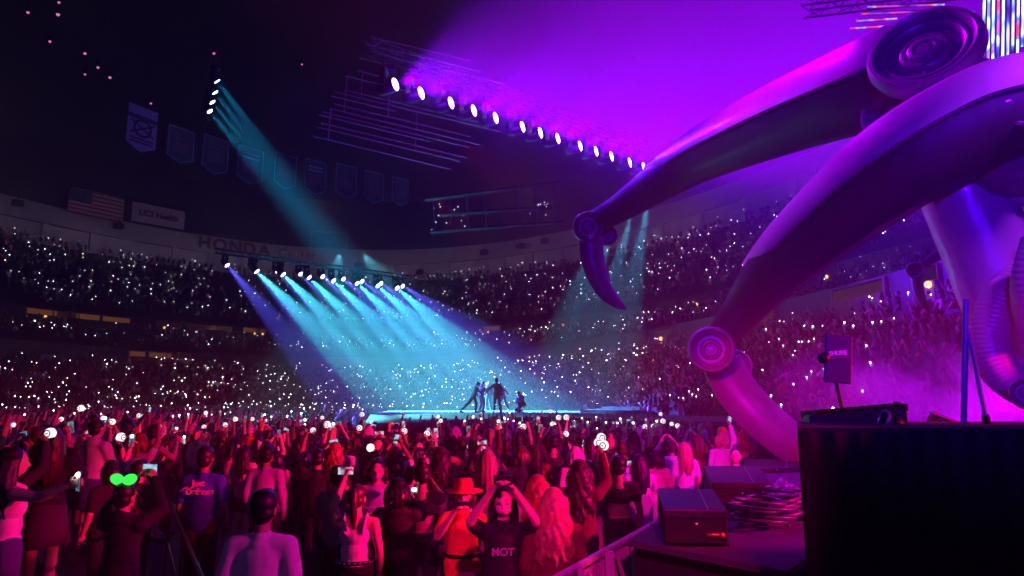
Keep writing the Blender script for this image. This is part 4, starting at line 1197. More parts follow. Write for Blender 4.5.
def body_mesh(ps, vox=.0115):
    m = MB(); hr_ = ps.hrot(); H = ps.H
    m.sphere(H(0, .005, 1.595), (.076, .094, .100), 18, 12, hr_)
    m.sphere(H(0, .034, 1.53), (.057, .062, .062), 14, 8, hr_)
    m.capsule(H(0, .092, 1.585), H(0, .112, 1.553), .011, .017, 8, 3)
    m.capsule(H(-.022, .088, 1.515), H(.022, .088, 1.515), .011, .011, 8, 2)
    for s in (-1, 1):
        m.sphere(H(s * .078, -.005, 1.565), (.012, .024, .034), 8, 6, hr_)
        m.capsule(H(s * .016, .093, 1.605), H(s * .05, .08, 1.605), .010, .010, 6, 2)
    m.capsule(ps.T(0, -.02, 1.38), H(0, -.005, 1.53), .056, .05, 12, 3)
    limbs_torso(m, ps, 0)
    for s in (-1, 1):
        sh, e, w_ = ps.arm(s)
        m.capsule(sh, e, .054, .040, 12, 4); m.capsule(e, e.lerp(w_, .35), .040, .043, 10, 3); m.capsule(e.lerp(w_, .3), w_, .042, .027, 10, 3)
        m.capsule(ps.T(s * .08, -.01, 1.365), sh, .054, .053, 10, 3)
        hand(m, ps, s, e, w_, ps.curl[0 if s < 0 else 1])
        k, a, t = [V3(q) for q in ps.legs[0 if s < 0 else 1]]
        hp = ps.T(s * .085, 0, .92)
        m.capsule(hp, k, .092, .058, 12, 4); m.capsule(k, k.lerp(a, .3), .056, .058, 10, 3); m.capsule(k.lerp(a, .3), a, .058, .036, 10, 3)
        m.capsule(a, t, .04, .032, 10, 3)
    return remesh(m, 'body', vox)

def top_mesh(ps, kind, vox=.016):
    m = MB(); tr = ps.trot()
    if kind in ('tee', 'long_sleeve_top', 'jacket'):
        g = .026 if kind == 'jacket' else .016
        limbs_torso(m, ps, g)
        m.sphere(ps.T(0, -.005, .91), (.174, .124, .11), 16, 8, tr); m.capsule(ps.T(0, 0, 1.22), ps.T(0, 0, .95), .158, .164, 16, 4, .72, ps.f)
        if kind == 'jacket':
            m.sphere(ps.T(0, -.075, 1.40), (.12, .06, .075), 12, 8, tr)
        for s in (-1, 1):
            sh, e, w_ = ps.arm(s)
            m.capsule(ps.T(s * .08, -.01, 1.36), sh, .064 + g * .4, .064 + g * .3, 10, 3)
            if kind == 'tee':
                m.capsule(sh, sh.lerp(e, .72), .068, .064, 12, 3)
            else:
                m.capsule(sh, e, .063 + g * .5, .053 + g * .3, 12, 3); m.capsule(e, e.lerp(w_, .93), .055 + g * .3, .043, 12, 3)
    elif kind == 'tank':
        m.sphere(ps.T(0, -.005, .96), (.166, .118, .10), 16, 8, tr); m.sphere(ps.T(0, 0, 1.09), (.142, .106, .14), 16, 10, tr); m.sphere(ps.T(0, .005, 1.235), (.162, .120, .125), 16, 10, tr)
        for s in (-1, 1):
            m.tube([ps.T(s * .095, .10, 1.27), ps.T(s * .10, .065, 1.39), ps.T(s * .105, -.01, 1.427), ps.T(s * .10, -.085, 1.38), ps.T(s * .085, -.105, 1.26)], .022, 8)
    elif kind == 'crop_top':
        m.sphere(ps.T(0, .005, 1.26), (.165, .122, .125), 16, 10, tr); m.capsule(ps.T(-.13, -.012, 1.345), ps.T(.13, -.012, 1.345), .073, .073, 12, 4)
        for s in (-1, 1):
            sh, e, w_ = ps.arm(s); m.capsule(sh, sh.lerp(e, .45), .068, .062, 12, 3)
    return remesh(m, kind, vox, 3)

def bottom_mesh(ps, kind, vox=.016):
    m = MB(); tr = ps.trot()
    if kind == 'skirt':
        m.rings([[ps.p + ps.r * (x * rx) + ps.f * (y * ry * (1 + .0)) + V3((0, 0, z - .93)) for x, y in [(math.cos(2 * PI * j / 28) * (1 + fl_ * math.cos(j * PI)), math.sin(2 * PI * j / 28) * (1 + fl_ * math.cos(j * PI))) for j in range(28)]] for rx, ry, z, fl_ in ((.15, .115, 1.04, 0), (.178, .14, .94, .0), (.21, .17, .78, .02), (.245, .205, .56, .04), (.235, .195, .56, .04), (.16, .12, .92, 0))])
        return m.mesh('skirt', [SKIN[0]], smooth=True)
    m.sphere(ps.T(0, -.005, .95), (.170, .120, .105), 16, 8, tr)
    for s in (-1, 1):
        k, a, t = [V3(q) for q in ps.legs[0 if s < 0 else 1]]; hp = ps.T(s * .085, 0, .92)
        if kind == 'shorts':
            m.capsule(hp, hp.lerp(k, .62), .108, .092, 12, 3)
        else:
            m.capsule(hp, k, .106, .074, 12, 3); m.capsule(k, a.lerp(k, .12), .076, .062, 12, 3)
    return remesh(m, kind, vox, 3)

def shoe_mesh(ps):
    m = MB()
    for s in (0, 1):
        k, a, t = [V3(q) for q in ps.legs[s]]
        d = (t - a); d.z = 0; d = d.normalized() if d.length > .02 else ps.f
        m.capsule(a - V3((0, 0, .02)), t, .05, .042, 10, 3); m.capsule(a - V3((0, 0, .03)) - d * .03, t + d * .01, .046, .04, 10, 3)
    return remesh(m, 'shoes', .014, 1)

def hair_mesh(ps, kind):
    m = MB(); hr_ = ps.hrot(); H = ps.H
    m.sphere(H(0, -.022, 1.622), (.090, .098, .092), 16, 10, hr_); m.sphere(H(0, -.045, 1.56), (.082, .070, .075), 14, 8, hr_)
    if kind in ('long hair', 'wavy hair', 'bob'):
        zb = {'long hair': 1.16, 'wavy hair': 1.10, 'bob': 1.44}[kind]; amp = .018 if kind == 'wavy hair' else .004
        for i in range(9):
            a = R(180 - 12) + R(204) * i / 8; n = 9; pts = []
            for k in range(n):
                t = k / (n - 1); z = 1.62 + (zb + .05 * math.cos(i * 2.1) - 1.62) * t
                wd = .082 + .03 * math.sin(t * 2.4) + (.035 * t if kind == 'wavy hair' else 0)
                p = H(wd * math.cos(a) + amp * math.sin(k * 2.2 + i), (.085 + .02 * t) * math.sin(a) - .012 - .03 * math.sin(t * PI) + amp * math.cos(k * 2.0 + i * 1.7), z)
                pts.append(p)
            m.tube(pts, [.034, .036, .036, .034, .033, .031, .028, .022, .010], 8)
    elif kind == 'bun':
        m.sphere(H(0, -.065, 1.715), .048, 12, 8)
    elif kind == 'ponytail':
        m.tube([H(0, -.09, 1.66), H(0, -.15, 1.65), H(0, -.165, 1.56), H(0, -.14, 1.42), H(0, -.12, 1.30)], [.022, .035, .04, .034, .012], 10)
    elif kind == 'short hair':
        m.sphere(H(0, .035, 1.672), (.07, .055, .04), 12, 6, hr_)
    me = remesh(m, 'hair', .0125, 1, [HAIR[0]])
    return me

def hat_mesh(ps, kind):
    m = MB(); H = ps.H
    def ringH(r, z, sx=1.0, sy=1.18, y0=-.01, z1=0): return [H(r * sx * math.cos(a), y0 + r * sy * math.sin(a), z + z1 * math.sin(a)) for a in [2 * PI * j / 24 for j in range(24)]]
    if kind == 'brimmed hat':
        m.rings([ringH(.100, 1.625), ringH(.20, 1.612), ringH(.205, 1.618), ringH(.104, 1.64), ringH(.098, 1.70), ringH(.085, 1.735), ringH(.03, 1.742)])
    else:
        m.rings([ringH(.098, 1.615), ringH(.102, 1.65), ringH(.094, 1.695), ringH(.065, 1.725), ringH(.01, 1.735)])
        if kind == 'cap':
            v = [H(.085 * math.cos(a), .09 + .10 * math.sin(a) * (1 if k == 0 else 1), 1.625 + dz) for k, dz in ((0, 0), (0, .012)) for a in [PI * j / 10 for j in range(11)]]
            m.rings([v[:11], v[11:]])
    return m.mesh('hat', [SKIN[0]], smooth=True)

def mask_mesh(ps):
    m = MB(); m.sphere(ps.H(0, .05, 1.535), (.066, .066, .052), 14, 10, ps.hrot()); return m.mesh('face_mask', [SKIN[0]], smooth=True)

# the arm poses of the audience: elbow and wrist of each arm, and where a thing held in front sits
D_ = ARMDOWN
UPH = ((.25, .13, 1.47), (.17, .24, 1.74)); FACE = ((.25, .16, 1.20), (.085, .33, 1.46)); HIGH = ((.25, .05, 1.57), (.21, .10, 1.83)); CHIN = ((.22, .12, 1.13), (.06, .20, 1.40)); FWDA = ((.22, .22, 1.30), (.12, .45, 1.42)); HIP = ((.30, -.06, 1.14), (.17, .05, .99)); CROSS = ((.22, .08, 1.12), (-.05, .21, 1.14)); SIDE = ((.38, .10, 1.33), (.60, .22, 1.42))
PO = {
    'down': Pose(D_[-1], D_[1]),
    'right_up': Pose(D_[-1], UPH, curlR=1.0), 'left_up': Pose(mir(UPH), D_[1], curlL=1.0), 'both_up': Pose(mir(((.27, .14, 1.45), (.085, .25, 1.72))), ((.27, .14, 1.45), (.085, .25, 1.72)), curlL=.8, curlR=.8),
    'face': Pose(mir(FACE), FACE, curlL=.9, curlR=.9), 'right_high': Pose(D_[-1], HIGH, curlR=1.1), 'left_high': Pose(mir(HIGH), D_[1], curlL=1.1),
    'chin': Pose(mir(CHIN), CHIN, curlL=.8, curlR=.8), 'forward': Pose(mir(FWDA), FWDA, curlL=.9, curlR=.9), 'hip': Pose(mir(HIP), FWDA, curlL=.6, curlR=1.0), 'cross': Pose(mir(CROSS), CROSS, curlL=.7, curlR=.7),
    'side_reach': Pose(D_[-1], SIDE, curlR=1.0), 'both_high': Pose(mir(HIGH), HIGH, curlL=1.0, curlR=1.0),
}
HOLD = {'right_up': (.175, .30, 1.80), 'left_up': (-.175, .30, 1.80), 'both_up': (0, .30, 1.80), 'face': (0, .385, 1.53), 'right_high': (.21, .13, 1.93), 'left_high': (-.21, .13, 1.93), 'forward': (0, .53, 1.47), 'hip': (.11, .53, 1.47), 'side_reach': (.68, .27, 1.46), 'both_high': (.21, .13, 1.93)}
_pc = {}
def pm(kind, fn, *key):
    k = (kind,) + key
    if k not in _pc: _pc[k] = fn()
    return _pc[k]
POSE_ARGS = {}
def part(root, name, me, m_):
    o = link(name, me, root)
    if o.material_slots:
        o.material_slots[0].link = 'OBJECT'; o.material_slots[0].material = m_
    return o

BOOT = mat('dark_leather', (.02, .018, .02), .5); SOLE = mat('white_trainer', (.55, .53, .55), .6)
EYEM = mat('eye_dark', (.02, .015, .015), .2)
def person(loc, ang, look, label, group=None, scale=1.0, pose=None, key=None):
    """look: pose, skin, hair kind, hair material, top kind, top colour, bottom kind, bottom colour, optional hat, mask"""
    ps = pose or PO[look['pose']]; key = key or look['pose']
    root = empty('person', loc, label, 'person', group, ang); root.scale = (scale,) * 3
    part(root, 'body', pm('body', lambda: body_mesh(ps), key), look['skin'])
    part(root, 'top', pm('top', lambda: top_mesh(ps, look['top']), key, look['top']), CLOTH[look['topc']])
    lk = 'std' if key in PO else key
    part(root, look['bot'], pm('bot', lambda: bottom_mesh(ps, look['bot']), lk, look['bot']), CLOTH[look['botc']])
    part(root, 'shoes', pm('shoe', lambda: shoe_mesh(ps), lk), look.get('shoe', BOOT))
    part(root, 'hair', pm('hair', lambda: hair_mesh(ps, look['hair']), lk, look['hair']), look['hairm'])
    if look.get('hat'): part(root, 'hat', pm('hat', lambda: hat_mesh(ps, look['hat']), lk, look['hat']), CLOTH[look['hatc']])
    if look.get('mask'): part(root, 'face_mask', pm('mask', lambda: mask_mesh(ps), lk), CLOTH[look['mask']])
    if look.get('eyes'):
        for s in (-1, 1):
            part(root, 'eye', pm('eye', lambda: MB().sphere(ps.H(s * .033, .088, 1.582), .011, 8, 6).mesh('eye', [EYEM], smooth=True), lk, s), EYEM)
    return root

# things held up
SCREEN = [led_mat(f'phone_screen_{i}', [(.3, a), (.5, b), (.7, c)], 14, i + 50, s) for i, (a, b, c, s) in enumerate([((.05, .25, .4), (.35, .75, .95), (.8, .9, 1), .9), ((.02, .02, .06), (.25, .45, .6), (.9, .9, .9), .8), ((.3, .02, .1), (.5, .5, .7), (.9, .95, 1), .9)])]
TORCH = emis('phone_torch', (.92, .95, 1), 9); GLOBE = emis('white_globe', (1, .93, .97), 1.3)
DOT = [emis('torch_dot', (.85, .9, 1), 16), emis('torch_dot_warm', (1, .8, .6), 8), emis('torch_dot_dim', (.75, .8, 1), 6), emis('torch_dot_pink', (1, .45, .75), 7)]
def phone_parts():
    b = MB(); b.box((0, 0, 0), (.076, .009, .155)); body = b.mesh('phone_body', [BLACKM], bevel=.003)
    s = MB(); s.box((0, -.0052, 0), (.070, .0012, .146)); scr = s.mesh('screen', [SCREEN[0]])
    c = MB(); c.box((-.02, .006, .05), (.03, .004, .035)); c.lathe([(.008, .0), (.008, .003), (.001, .004)], (-.02, .008, .05), (0, 1, 0), 8); cam_ = c.mesh('camera_bump', [BLACKM])
    t = MB(); t.sphere((.004, .0085, .05), .011, 8, 6); tor = t.mesh('torch', [TORCH], smooth=True)
    t = MB(); t.sphere((0, -.012, .05), .020, 8, 6); tor2 = t.mesh('torch', [TORCH], smooth=True)
    return body, scr, cam_, tor, tor2
PHP = phone_parts()
def globe_parts():
    h = MB(); h.lathe([(.012, -.15), (.017, -.145), (.018, -.06), (.024, -.045), (.040, -.030), (.042, -.02)], (0, 0, 0), (0, 0, 1), 14); hd = h.mesh('handle', [BLACKM], smooth=True)
    g = MB(); g.sphere((0, 0, .03), .058, 14, 10); gl = g.mesh('globe', [GLOBE], smooth=True)
    r_ = MB(); 
    for a in range(10): 
        u, v = a * PI / 5, (a + 1) * PI / 5
        r_.bar((.056 * math.cos(u) * .6, -.05 + 0, .03 + .034 * math.sin(u)), (.056 * math.cos(v) * .6, -.05, .03 + .034 * math.sin(v)), .006, 4)
    r_.box((0, -.052, .03), (.03, .014, .010)); em = r_.mesh('emblem', [mat('grey_emblem', (.12, .11, .14), .6)])
    return hd, gl, em
GLP = globe_parts()
NPH = [0]
def phone(M, label, landscape=False, torch=False, group='phones held up in the crowd'):
    root = empty('phone', (0, 0, 0), label, 'phone', group)
    root.matrix_world = M @ (Matrix.Rotation(PI / 2, 4, 'Y') if landscape else Matrix())
    link('phone_body', PHP[0], root); o = link('screen', PHP[1], root); o.material_slots[0].link = 'OBJECT'; o.material_slots[0].material = SCREEN[NPH[0] % 3]
    link('camera_bump', PHP[2], root)
    if torch: link('torch', PHP[4] if torch == 2 else PHP[3], root)
    NPH[0] += 1
    return root
def light_stick(M, label):
    root = empty('light_stick', (0, 0, 0), label, 'light stick', 'globe light sticks in the crowd'); root.matrix_world = M
    link('handle', GLP[0], root); link('globe', GLP[1], root); link('emblem', GLP[2], root)
    return root
def held_matrix(loc, ang, sc, pos):
    return Matrix.Translation(loc) @ Matrix.Rotation(ang, 4, 'Z') @ Matrix.Scale(sc, 4) @ Matrix.Translation(pos)

# raised platform at the left with its handrail
RISZ = .35
def dirpx(px): r_ = ray(px, 398); return Vector((r_.x, r_.y)).normalized()
RP = [tuple(dirpx(160) * 3.6), tuple(dirpx(166) * 13.5), (-15, 13.5), (-15, 3.2)]
m = MB(); m.prism(RP, 0.0, RISZ); structure(m.build('floor_platform', FLOORM))
def handrail(a, b, z0, label, nposts, mid=True, mt=BLACKM):
    root = empty('handrail', ((a.x + b.x) / 2, (a.y + b.y) / 2, z0), label, 'rail')
    m = MB(); m.bar(a, b, .022, 8); at_root(root, m.build('top_rail', mt))
    for i in range(nposts):
        p = a.lerp(b, i / (nposts - 1)); m = MB(); m.bar((p.x, p.y, z0), p, .018, 8); at_root(root, m.build('post', mt))
    if mid:
        dz = Vector((0, 0, -(a.z - z0) * .5)); m = MB(); m.bar(a + dz, b + dz, .015, 8); at_root(root, m.build('mid_rail', mt))
RAILM = mat('worn_rail_metal', (.16, .15, .17), .45, .4)
handrail(PZ(-14, 497, 1.45), PZ(186, 430, 1.45), RISZ, 'thin handrail slanting across the red lit crowd at the left', 6, True, RAILM)
handrail(PZ(170, 502, 1.05), PZ(207, 590, 1.05), 0, 'dark rail along the aisle beside the person with green ears', 3)

def face_to(loc, tgt): 
    return math.atan2(tgt[1] - loc[1], tgt[0] - loc[0]) - PI / 2
S0, S1, S2 = SKIN
H0, H1, H2, H3, H4 = HAIR
def lk(pose, skin, hair, hairm, top, topc, bot='trousers', botc='black', **k):
    return dict(pose=pose, skin=skin, hair=hair, hairm=hairm, top=top, topc=topc, bot=bot, botc=botc, **k)
CAMT = (0, 0)
# head pixel, height scale, floor height, facing (None = stage), look, label, held, key
CUST = [
    ((126, 496), 1.0, RISZ * 0, None, lk('both_up', S0, 'short hair', H0, 'jacket', 'black'), 'person in black jacket with glowing green animal ears, filming with both arms up', 'phone', 'green ears'),
    ((14, 462), 1.0, RISZ, (3.0, 12), lk('side_reach', S0, 'long hair', H0, 'tank', 'white', 'shorts', 'denim'), 'bare shouldered person in white tank top stretching one arm out, far end of the handrail', 'torch', 'white tank reacher'),
    ((206, 458), 1.10, 0, None, lk('down', S2, 'short hair', H0, 'tee', 'blue', 'trousers', 'black'), 'guard in bright blue shirt with pink lettering across the back, standing in the aisle', None, 'blue shirted guard'),
    ((264, 508), 1.06, 0, None, lk('down', S1, 'short hair', H0, 'tee', 'white', 'trousers', 'black'), 'person in plain oversized white t-shirt seen from behind, beside the dark aisle', None, 'white t-shirt'),
    ((267, 455), 1.06, 0, None, lk('down', S1, 'short hair', H0, 'long_sleeve_top', 'lilac', 'trousers', 'black', mask='white', headyaw=1), 'tall person in pale lilac sleeves and white face mask beyond the white t-shirt', None, 'lilac sleeves'),
    ((357, 497), .97, 0, None, lk('left_up', S0, 'ponytail', H1, 'tank', 'white', 'trousers', 'black'), 'person in white tank top and studded belt with a ponytail, dark folding chairs behind', 'phone', 'studded belt'),
    ((398, 490), .98, 0, None, lk('hip', S0, 'bob', H0, 'jacket', 'black', 'trousers', 'black'), 'person in black jacket lit by a bright phone held before the chest', 'torch', 'phone lit black jacket'),
    ((377, 471), 1.0, 0, CAMT, lk('cross', S0, 'bob', H0, 'jacket', 'lilac', 'trousers', 'charcoal', mask='lilac'), 'person in lilac hooded jacket and pale face mask facing away from the stage', None, 'lilac hood'),
    ((338, 476), 1.0, 0, None, lk('chin', S1, 'short hair', H0, 'tee', 'grey', 'trousers', 'black'), 'person in grey t-shirt with dark cropped hair behind the studded belt wearer', None, 'grey t-shirt'),
    ((422, 474), 1.04, 0, None, lk('forward', S1, 'bun', H0, 'crop_top', 'black', 'trousers', 'black'), 'person with dark bun in black cropped top that bares the lower back', None, 'bare back'),
    ((463, 494), .96, 0, CAMT, lk('face', S0, 'bob', H1, 'tee', 'orange', 'shorts', 'orange', hat='brimmed hat', hatc='red', eyes=1), 'person in red brimmed hat, orange shirt and orange shorts, facing the camera', 'phone', 'red brimmed hat'),
    ((503, 502), 1.0, 0, CAMT, lk('both_up', S0, 'long hair', H0, 'tee', 'black', 'trousers', 'black', mask='pink', eyes=1), 'person in black printed t-shirt and pink face mask raising a phone toward the camera', 'phone', 'pink mask'),
    ((553, 502), 1.0, 0, None, lk('down', S0, 'wavy hair', H2, 'jacket', 'maroon', 'trousers', 'black'), 'person with very long wavy blond hair beside the barricade, seen from behind', None, 'wavy blond hair'),
    ((537, 487), 1.0, 0, None, lk('chin', S0, 'wavy hair', H3, 'tee', 'pink', 'skirt', 'white'), 'person with long red hair in pink t-shirt and pale skirt', None, 'long red hair'),
    ((575, 455), 1.02, 0, None, lk('down', S0, 'bob', H4, 'tee', 'pink', 'trousers', 'black'), 'person with a rounded bob of pink hair in front of the stage', None, 'pink bob'),
    ((588, 470), 1.0, 0, None, lk('right_high', S0, 'bob', H1, 'crop_top', 'black', 'skirt', 'pink'), 'person in black cropped top and pink skirt raising a globe light high', 'stick', 'pink skirt'),
    ((618, 466), 1.04, 0, None, lk('left_up', S1, 'short hair', H0, 'crop_top', 'black', 'shorts', 'black'), 'person in black cropped top and black shorts holding a globe light, beside the barricade', 'stick', 'black shorts'),
    ((655, 457), .98, 0, None, lk('down', S0, 'bob', H0, 'tee', 'pink', 'skirt', 'white'), 'person with black bob in pink top and flared white skirt by the barricade', None, 'flared white skirt'),
    ((671, 447), 1.0, 0, None, lk('both_up', S0, 'short hair', H1, 'tee', 'white', 'skirt', 'white'), 'person all in white with both arms bent above the head, by the barricade', None, 'all in white'),
    ((639, 462), .98, 0, None, lk('face', S0, 'long hair', H0, 'long_sleeve_top', 'white', 'trousers', 'denim'), 'person with long dark hair in white blouse and jeans filming by the barricade', 'phone', 'white blouse'),
    ((697, 440), 1.0, 0, None, lk('both_up', S0, 'long hair', H3, 'tee', 'red', 'trousers', 'black'), 'person in red t-shirt with arms raised where the barricade nears the spider claw', None, 'red t-shirt'),
    ((684, 449), 1.0, 0, None, lk('down', S0, 'long hair', H2, 'tee', 'white', 'trousers', 'black'), 'fair haired person in white t-shirt beside the red t-shirt wearer near the claw', None, 'fair haired'),
    ((722, 433), 1.02, 0, None, lk('down', S1, 'bob', HAIR[2], 'jacket', 'navy', 'trousers', 'black', hat='cap', hatc='yellow'), 'person in yellow cap and dark jacket at the barricade before the spider claw', None, 'yellow cap'),
    ((744, 428), 1.04, 0, CAMT, lk('cross', S0, 'short hair', H0, 'jacket', 'lilac', 'trousers', 'black'), 'crew member in lilac grey jacket standing in the pit below the spider claw', None, 'lilac grey crew'),
    ((736, 456), .99, 0, CAMT, lk('chin', S0, 'bun', H0, 'tee', 'red', 'trousers', 'black'), 'person in red top with dark bun in the pit behind the black cases', None, 'dark bun in pit'),
    ((318, 458), 1.03, 0, None, lk('left_high', S1, 'short hair', H0, 'tee', 'black', 'trousers', 'black'), 'person in black t-shirt with bare arm bent high, beyond the lilac sleeves', None, 'bare arm bent high'),
    ((245, 452), .98, 0, None, lk('down', S0, 'long hair', H0, 'tee', 'pink', 'shorts', 'black'), 'person in pink t-shirt and black shorts at the far end of the aisle', None, 'black shorts at aisle'),
    ((232, 440), .98, 0, None, lk('chin', S0, 'long hair', H1, 'tee', 'pink', 'trousers', 'denim'), 'brown haired person in pink t-shirt and jeans where the aisle meets the crowd', None, 'pink and jeans'),
    ((562, 421), 1.04, 0, None, lk('down', S1, 'short hair', H0, 'tee', 'blue', 'trousers', 'black', hat='beanie', hatc='red'), 'person in red beanie and blue t-shirt close under the middle of the stage', None, 'red beanie'),
    ((268, 434), 1.02, 0, None, lk('down', S1, 'short hair', H0, 'tee', 'black', 'trousers', 'black', hat='beanie', hatc='orange'), 'person in bright orange beanie in the crowd beyond the lilac sleeves', None, 'orange beanie'),
    ((62, 432), 1.0, RISZ, None, lk('left_high', S0, 'bob', H0, 'tank', 'black', 'trousers', 'black'), 'person in black tank top with one bare arm raised behind the handrail', None, 'black tank at handrail'),
    ((110, 470), 1.0, 0, (-9, 12), lk('right_high', S0, 'bob', H0, 'tee', 'black', 'trousers', 'black'), 'person in black t-shirt raising one lit arm in front of the handrail', 'stick', 'lit arm'),
    ((140, 470), 1.0, 0, None, lk('left_high', S0, 'short hair', H0, 'tee', 'charcoal', 'trousers', 'black'), 'person in charcoal t-shirt with straight raised arm left of the aisle', 'torch', 'straight raised arm'),
]
PEOPLE = []     # (x, y) of everyone placed, for spacing
GREEN = emis('green_glow', (.05, 1, .10), 1.1)
MARK = []
for (hp, sc, bz, fc, look, label, held, nick) in CUST:
    zh = bz + 1.585 * sc
    p = PZ(hp[0], hp[1], zh); loc = Vector((p.x, p.y, bz))
    tgt = fc or (STG.x + random.uniform(-3, 3), STG.y)
    ang = face_to(loc, tgt)
    root = person(loc, ang, look, label, None, sc)
    PEOPLE.append((loc.x, loc.y)); MARK.append((loc.x, loc.y, nick))
    if held:
        hpz = HOLD[look['pose']]; Mx = held_matrix(loc, ang, 1, Vector(hpz) * sc)
        if held == 'stick': light_stick(Mx, f'white globe light stick held by the {nick} person' if 'person' not in nick else f'white globe light stick held by the {nick}')
        else: phone(Mx, f'phone held up by the person with the {nick} look', held == 'phone', 2 if held == 'torch' else False)
    rd = root
    if nick == 'green ears':
        for s in (-1, 1):
            m = MB(); m.sphere((s * .062, -.05, 1.735), (.066, .045, .048), 12, 8, Matrix.Rotation(R(-s * 22), 3, 'Y')); m.build('glowing_ear', GREEN, rd, smooth=True)
        m = MB(); m.tube([(.10 * math.cos(a), -.02, 1.60 + .105 * math.sin(a)) for a in [PI * j / 12 for j in range(13)]], .008, 6); m.build('headband', BLACKM, rd)
        text_on('back_print', '', .05, (0, -.14, 1.3), (1, 0, 0), (0, 0, 1), GREEN, None) if False else None
    if nick == 'blue shirted guard':
        LP = mat('pink_print', (.75, .35, .65), .7)
        for s, z, x in (('Just', 1.335, .0), ('Defense', 1.25, .02)):
            o = text_on('back_print', s, .088, (x, -.150, z), (1, 0, 0), (0, .10 if z > 1.3 else -.0, 1), LP, None, .004); o.parent = rd
        m = MB(); m.tube([(-.20, -.13, 1.25), (-.15, -.142, 1.285), (-.10, -.146, 1.30)], [.004, .012, .004], 6); m.build('back_swoosh', LP, rd)
    if nick == 'pink mask':
        o = text_on('chest_print', 'MOT', .085, (0, .142, 1.21), (-1, 0, 0), (0, 0, 1), mat('grey_print', (.35, .33, .38), .7), None, .002); o.parent = rd
    if nick == 'studded belt':
        m = MB()
        for k in range(22):
            a = 2 * PI * k / 22; m.sphere((.176 * math.cos(a), .128 * math.sin(a), 1.0), .013, 6, 4)
        m.build('stud_trim', STEEL, rd); m = MB(); m.tube([(.168 * math.cos(2 * PI * k / 20), .12 * math.sin(2 * PI * k / 20), 1.0) for k in range(21)], .018, 6); m.build('belt', BLACKM, rd)
    if nick == 'red brimmed hat':
        m = MB(); m.tube([(.172 * math.cos(2 * PI * k / 20), .125 * math.sin(2 * PI * k / 20), 1.0) for k in range(21)], .018, 6); m.build('belt', BLACKM, rd)

# ------------------------------------------------------------------ performers on the stage
def leg3(hipx, k, a, t): return (k, a, t)
def perf(px, py, ang, pose, key, look, label, sc=1.04):
    p = PZ(px, py, DECK); loc = Vector((p.x, p.y, DECK))
    person(loc, ang + YAW * -1, look, label, 'performers on the stage', sc, pose, key)
dk = lambda hair, hm, top='jacket': lk('x', S0, hair, hm, top, 'navy', 'trousers', 'black')
# angles: 0 faces away from the camera, -90 faces along the stage to the right
perf(471, 412.8, R(-75), Pose(((-.30, .12, 1.18), (-.12, .22, 1.02)), ((.26, .20, 1.22), (.12, .42, 1.16)), (0, .14, .86), (0, .34, 1), (0, 1, 0), (0, .5, 1), None,
     [((-.10, -.16, .46), (-.16, -.52, .10), (-.16, -.40, .03)), ((.10, .26, .46), (.10, .22, .085), (.11, .38, .04))]), 'lunge', dk('short hair', H0), 'performer in dark clothes in a deep sideways lunge, back leg stretched out')
perf(481, 412.2, R(-60), Pose(((-.24, .02, 1.10), (-.24, .20, .95)), ((.22, .16, 1.10), (.10, .34, 1.12)), (0, 0, .90), (.05, .16, 1), legs=[((-.12, .10, .48), (-.14, -.04, .085), (-.15, .12, .04)), ((.10, .14, .47), (.12, .02, .085), (.13, .18, .04))]), 'lean', dk('short hair', H2), 'fair haired performer leaning in beside the lunging performer')
perf(488.5, 411.2, R(20), Pose(((-.26, .10, 1.14), (-.20, .30, 1.05)), D_[1], (0, 0, .90), (0, .10, 1), legs=[((-.12, .05, .48), (-.16, -.06, .085), (-.18, .09, .04)), ((.12, .06, .48), (.15, -.04, .085), (.18, .1, .04))]), 'stand', dk('bob', H2), 'fair haired performer half hidden in the middle of the cluster')
perf(497, 412.6, R(8), Pose(((-.36, .08, 1.22), (-.52, .16, 1.06)), D_[1], (0, 0, .93), (-.05, .02, 1), legs=[((-.12, .03, .49), (-.15, -.02, .085), (-.18, .13, .04)), ((.11, .02, .49), (.17, -.05, .085), (.22, .09, .04))]), 'tall', dk('short hair', H0), 'tallest dark suited performer with arm round the cluster', 1.10)
perf(503, 411.6, R(60), Pose(((-.26, .16, 1.18), (-.16, .36, 1.10)), ((.28, -.10, 1.14), (.30, -.18, .92)), (0, 0, .90), (0, .36, 1), legs=[((-.11, .16, .48), (-.12, .02, .085), (-.13, .17, .04)), ((.11, -.10, .47), (.13, -.34, .12), (.14, -.22, .04))]), 'bend', dk('short hair', H0), 'performer bending forward behind the tallest one, one arm trailing')
perf(522.5, 412.6, R(130), Pose(((-.22, .20, 1.14), (.02, .30, 1.25)), ((.22, .22, 1.12), (.02, .34, 1.18)), (0, -.05, .42), (0, .50, 1), (0, 1, 0), (0, .8, 1), None,
     [((-.20, .40, .52), (-.18, .34, .085), (-.20, .49, .04)), ((.22, .28, .12), (.20, -.14, .09), (.20, -.24, .04))]), 'kneel', dk('short hair', H0), 'performer crouching alone on one knee with hands clasped')
for px, py in ((640 - 44, 409), (611, 409.5)):
    pass

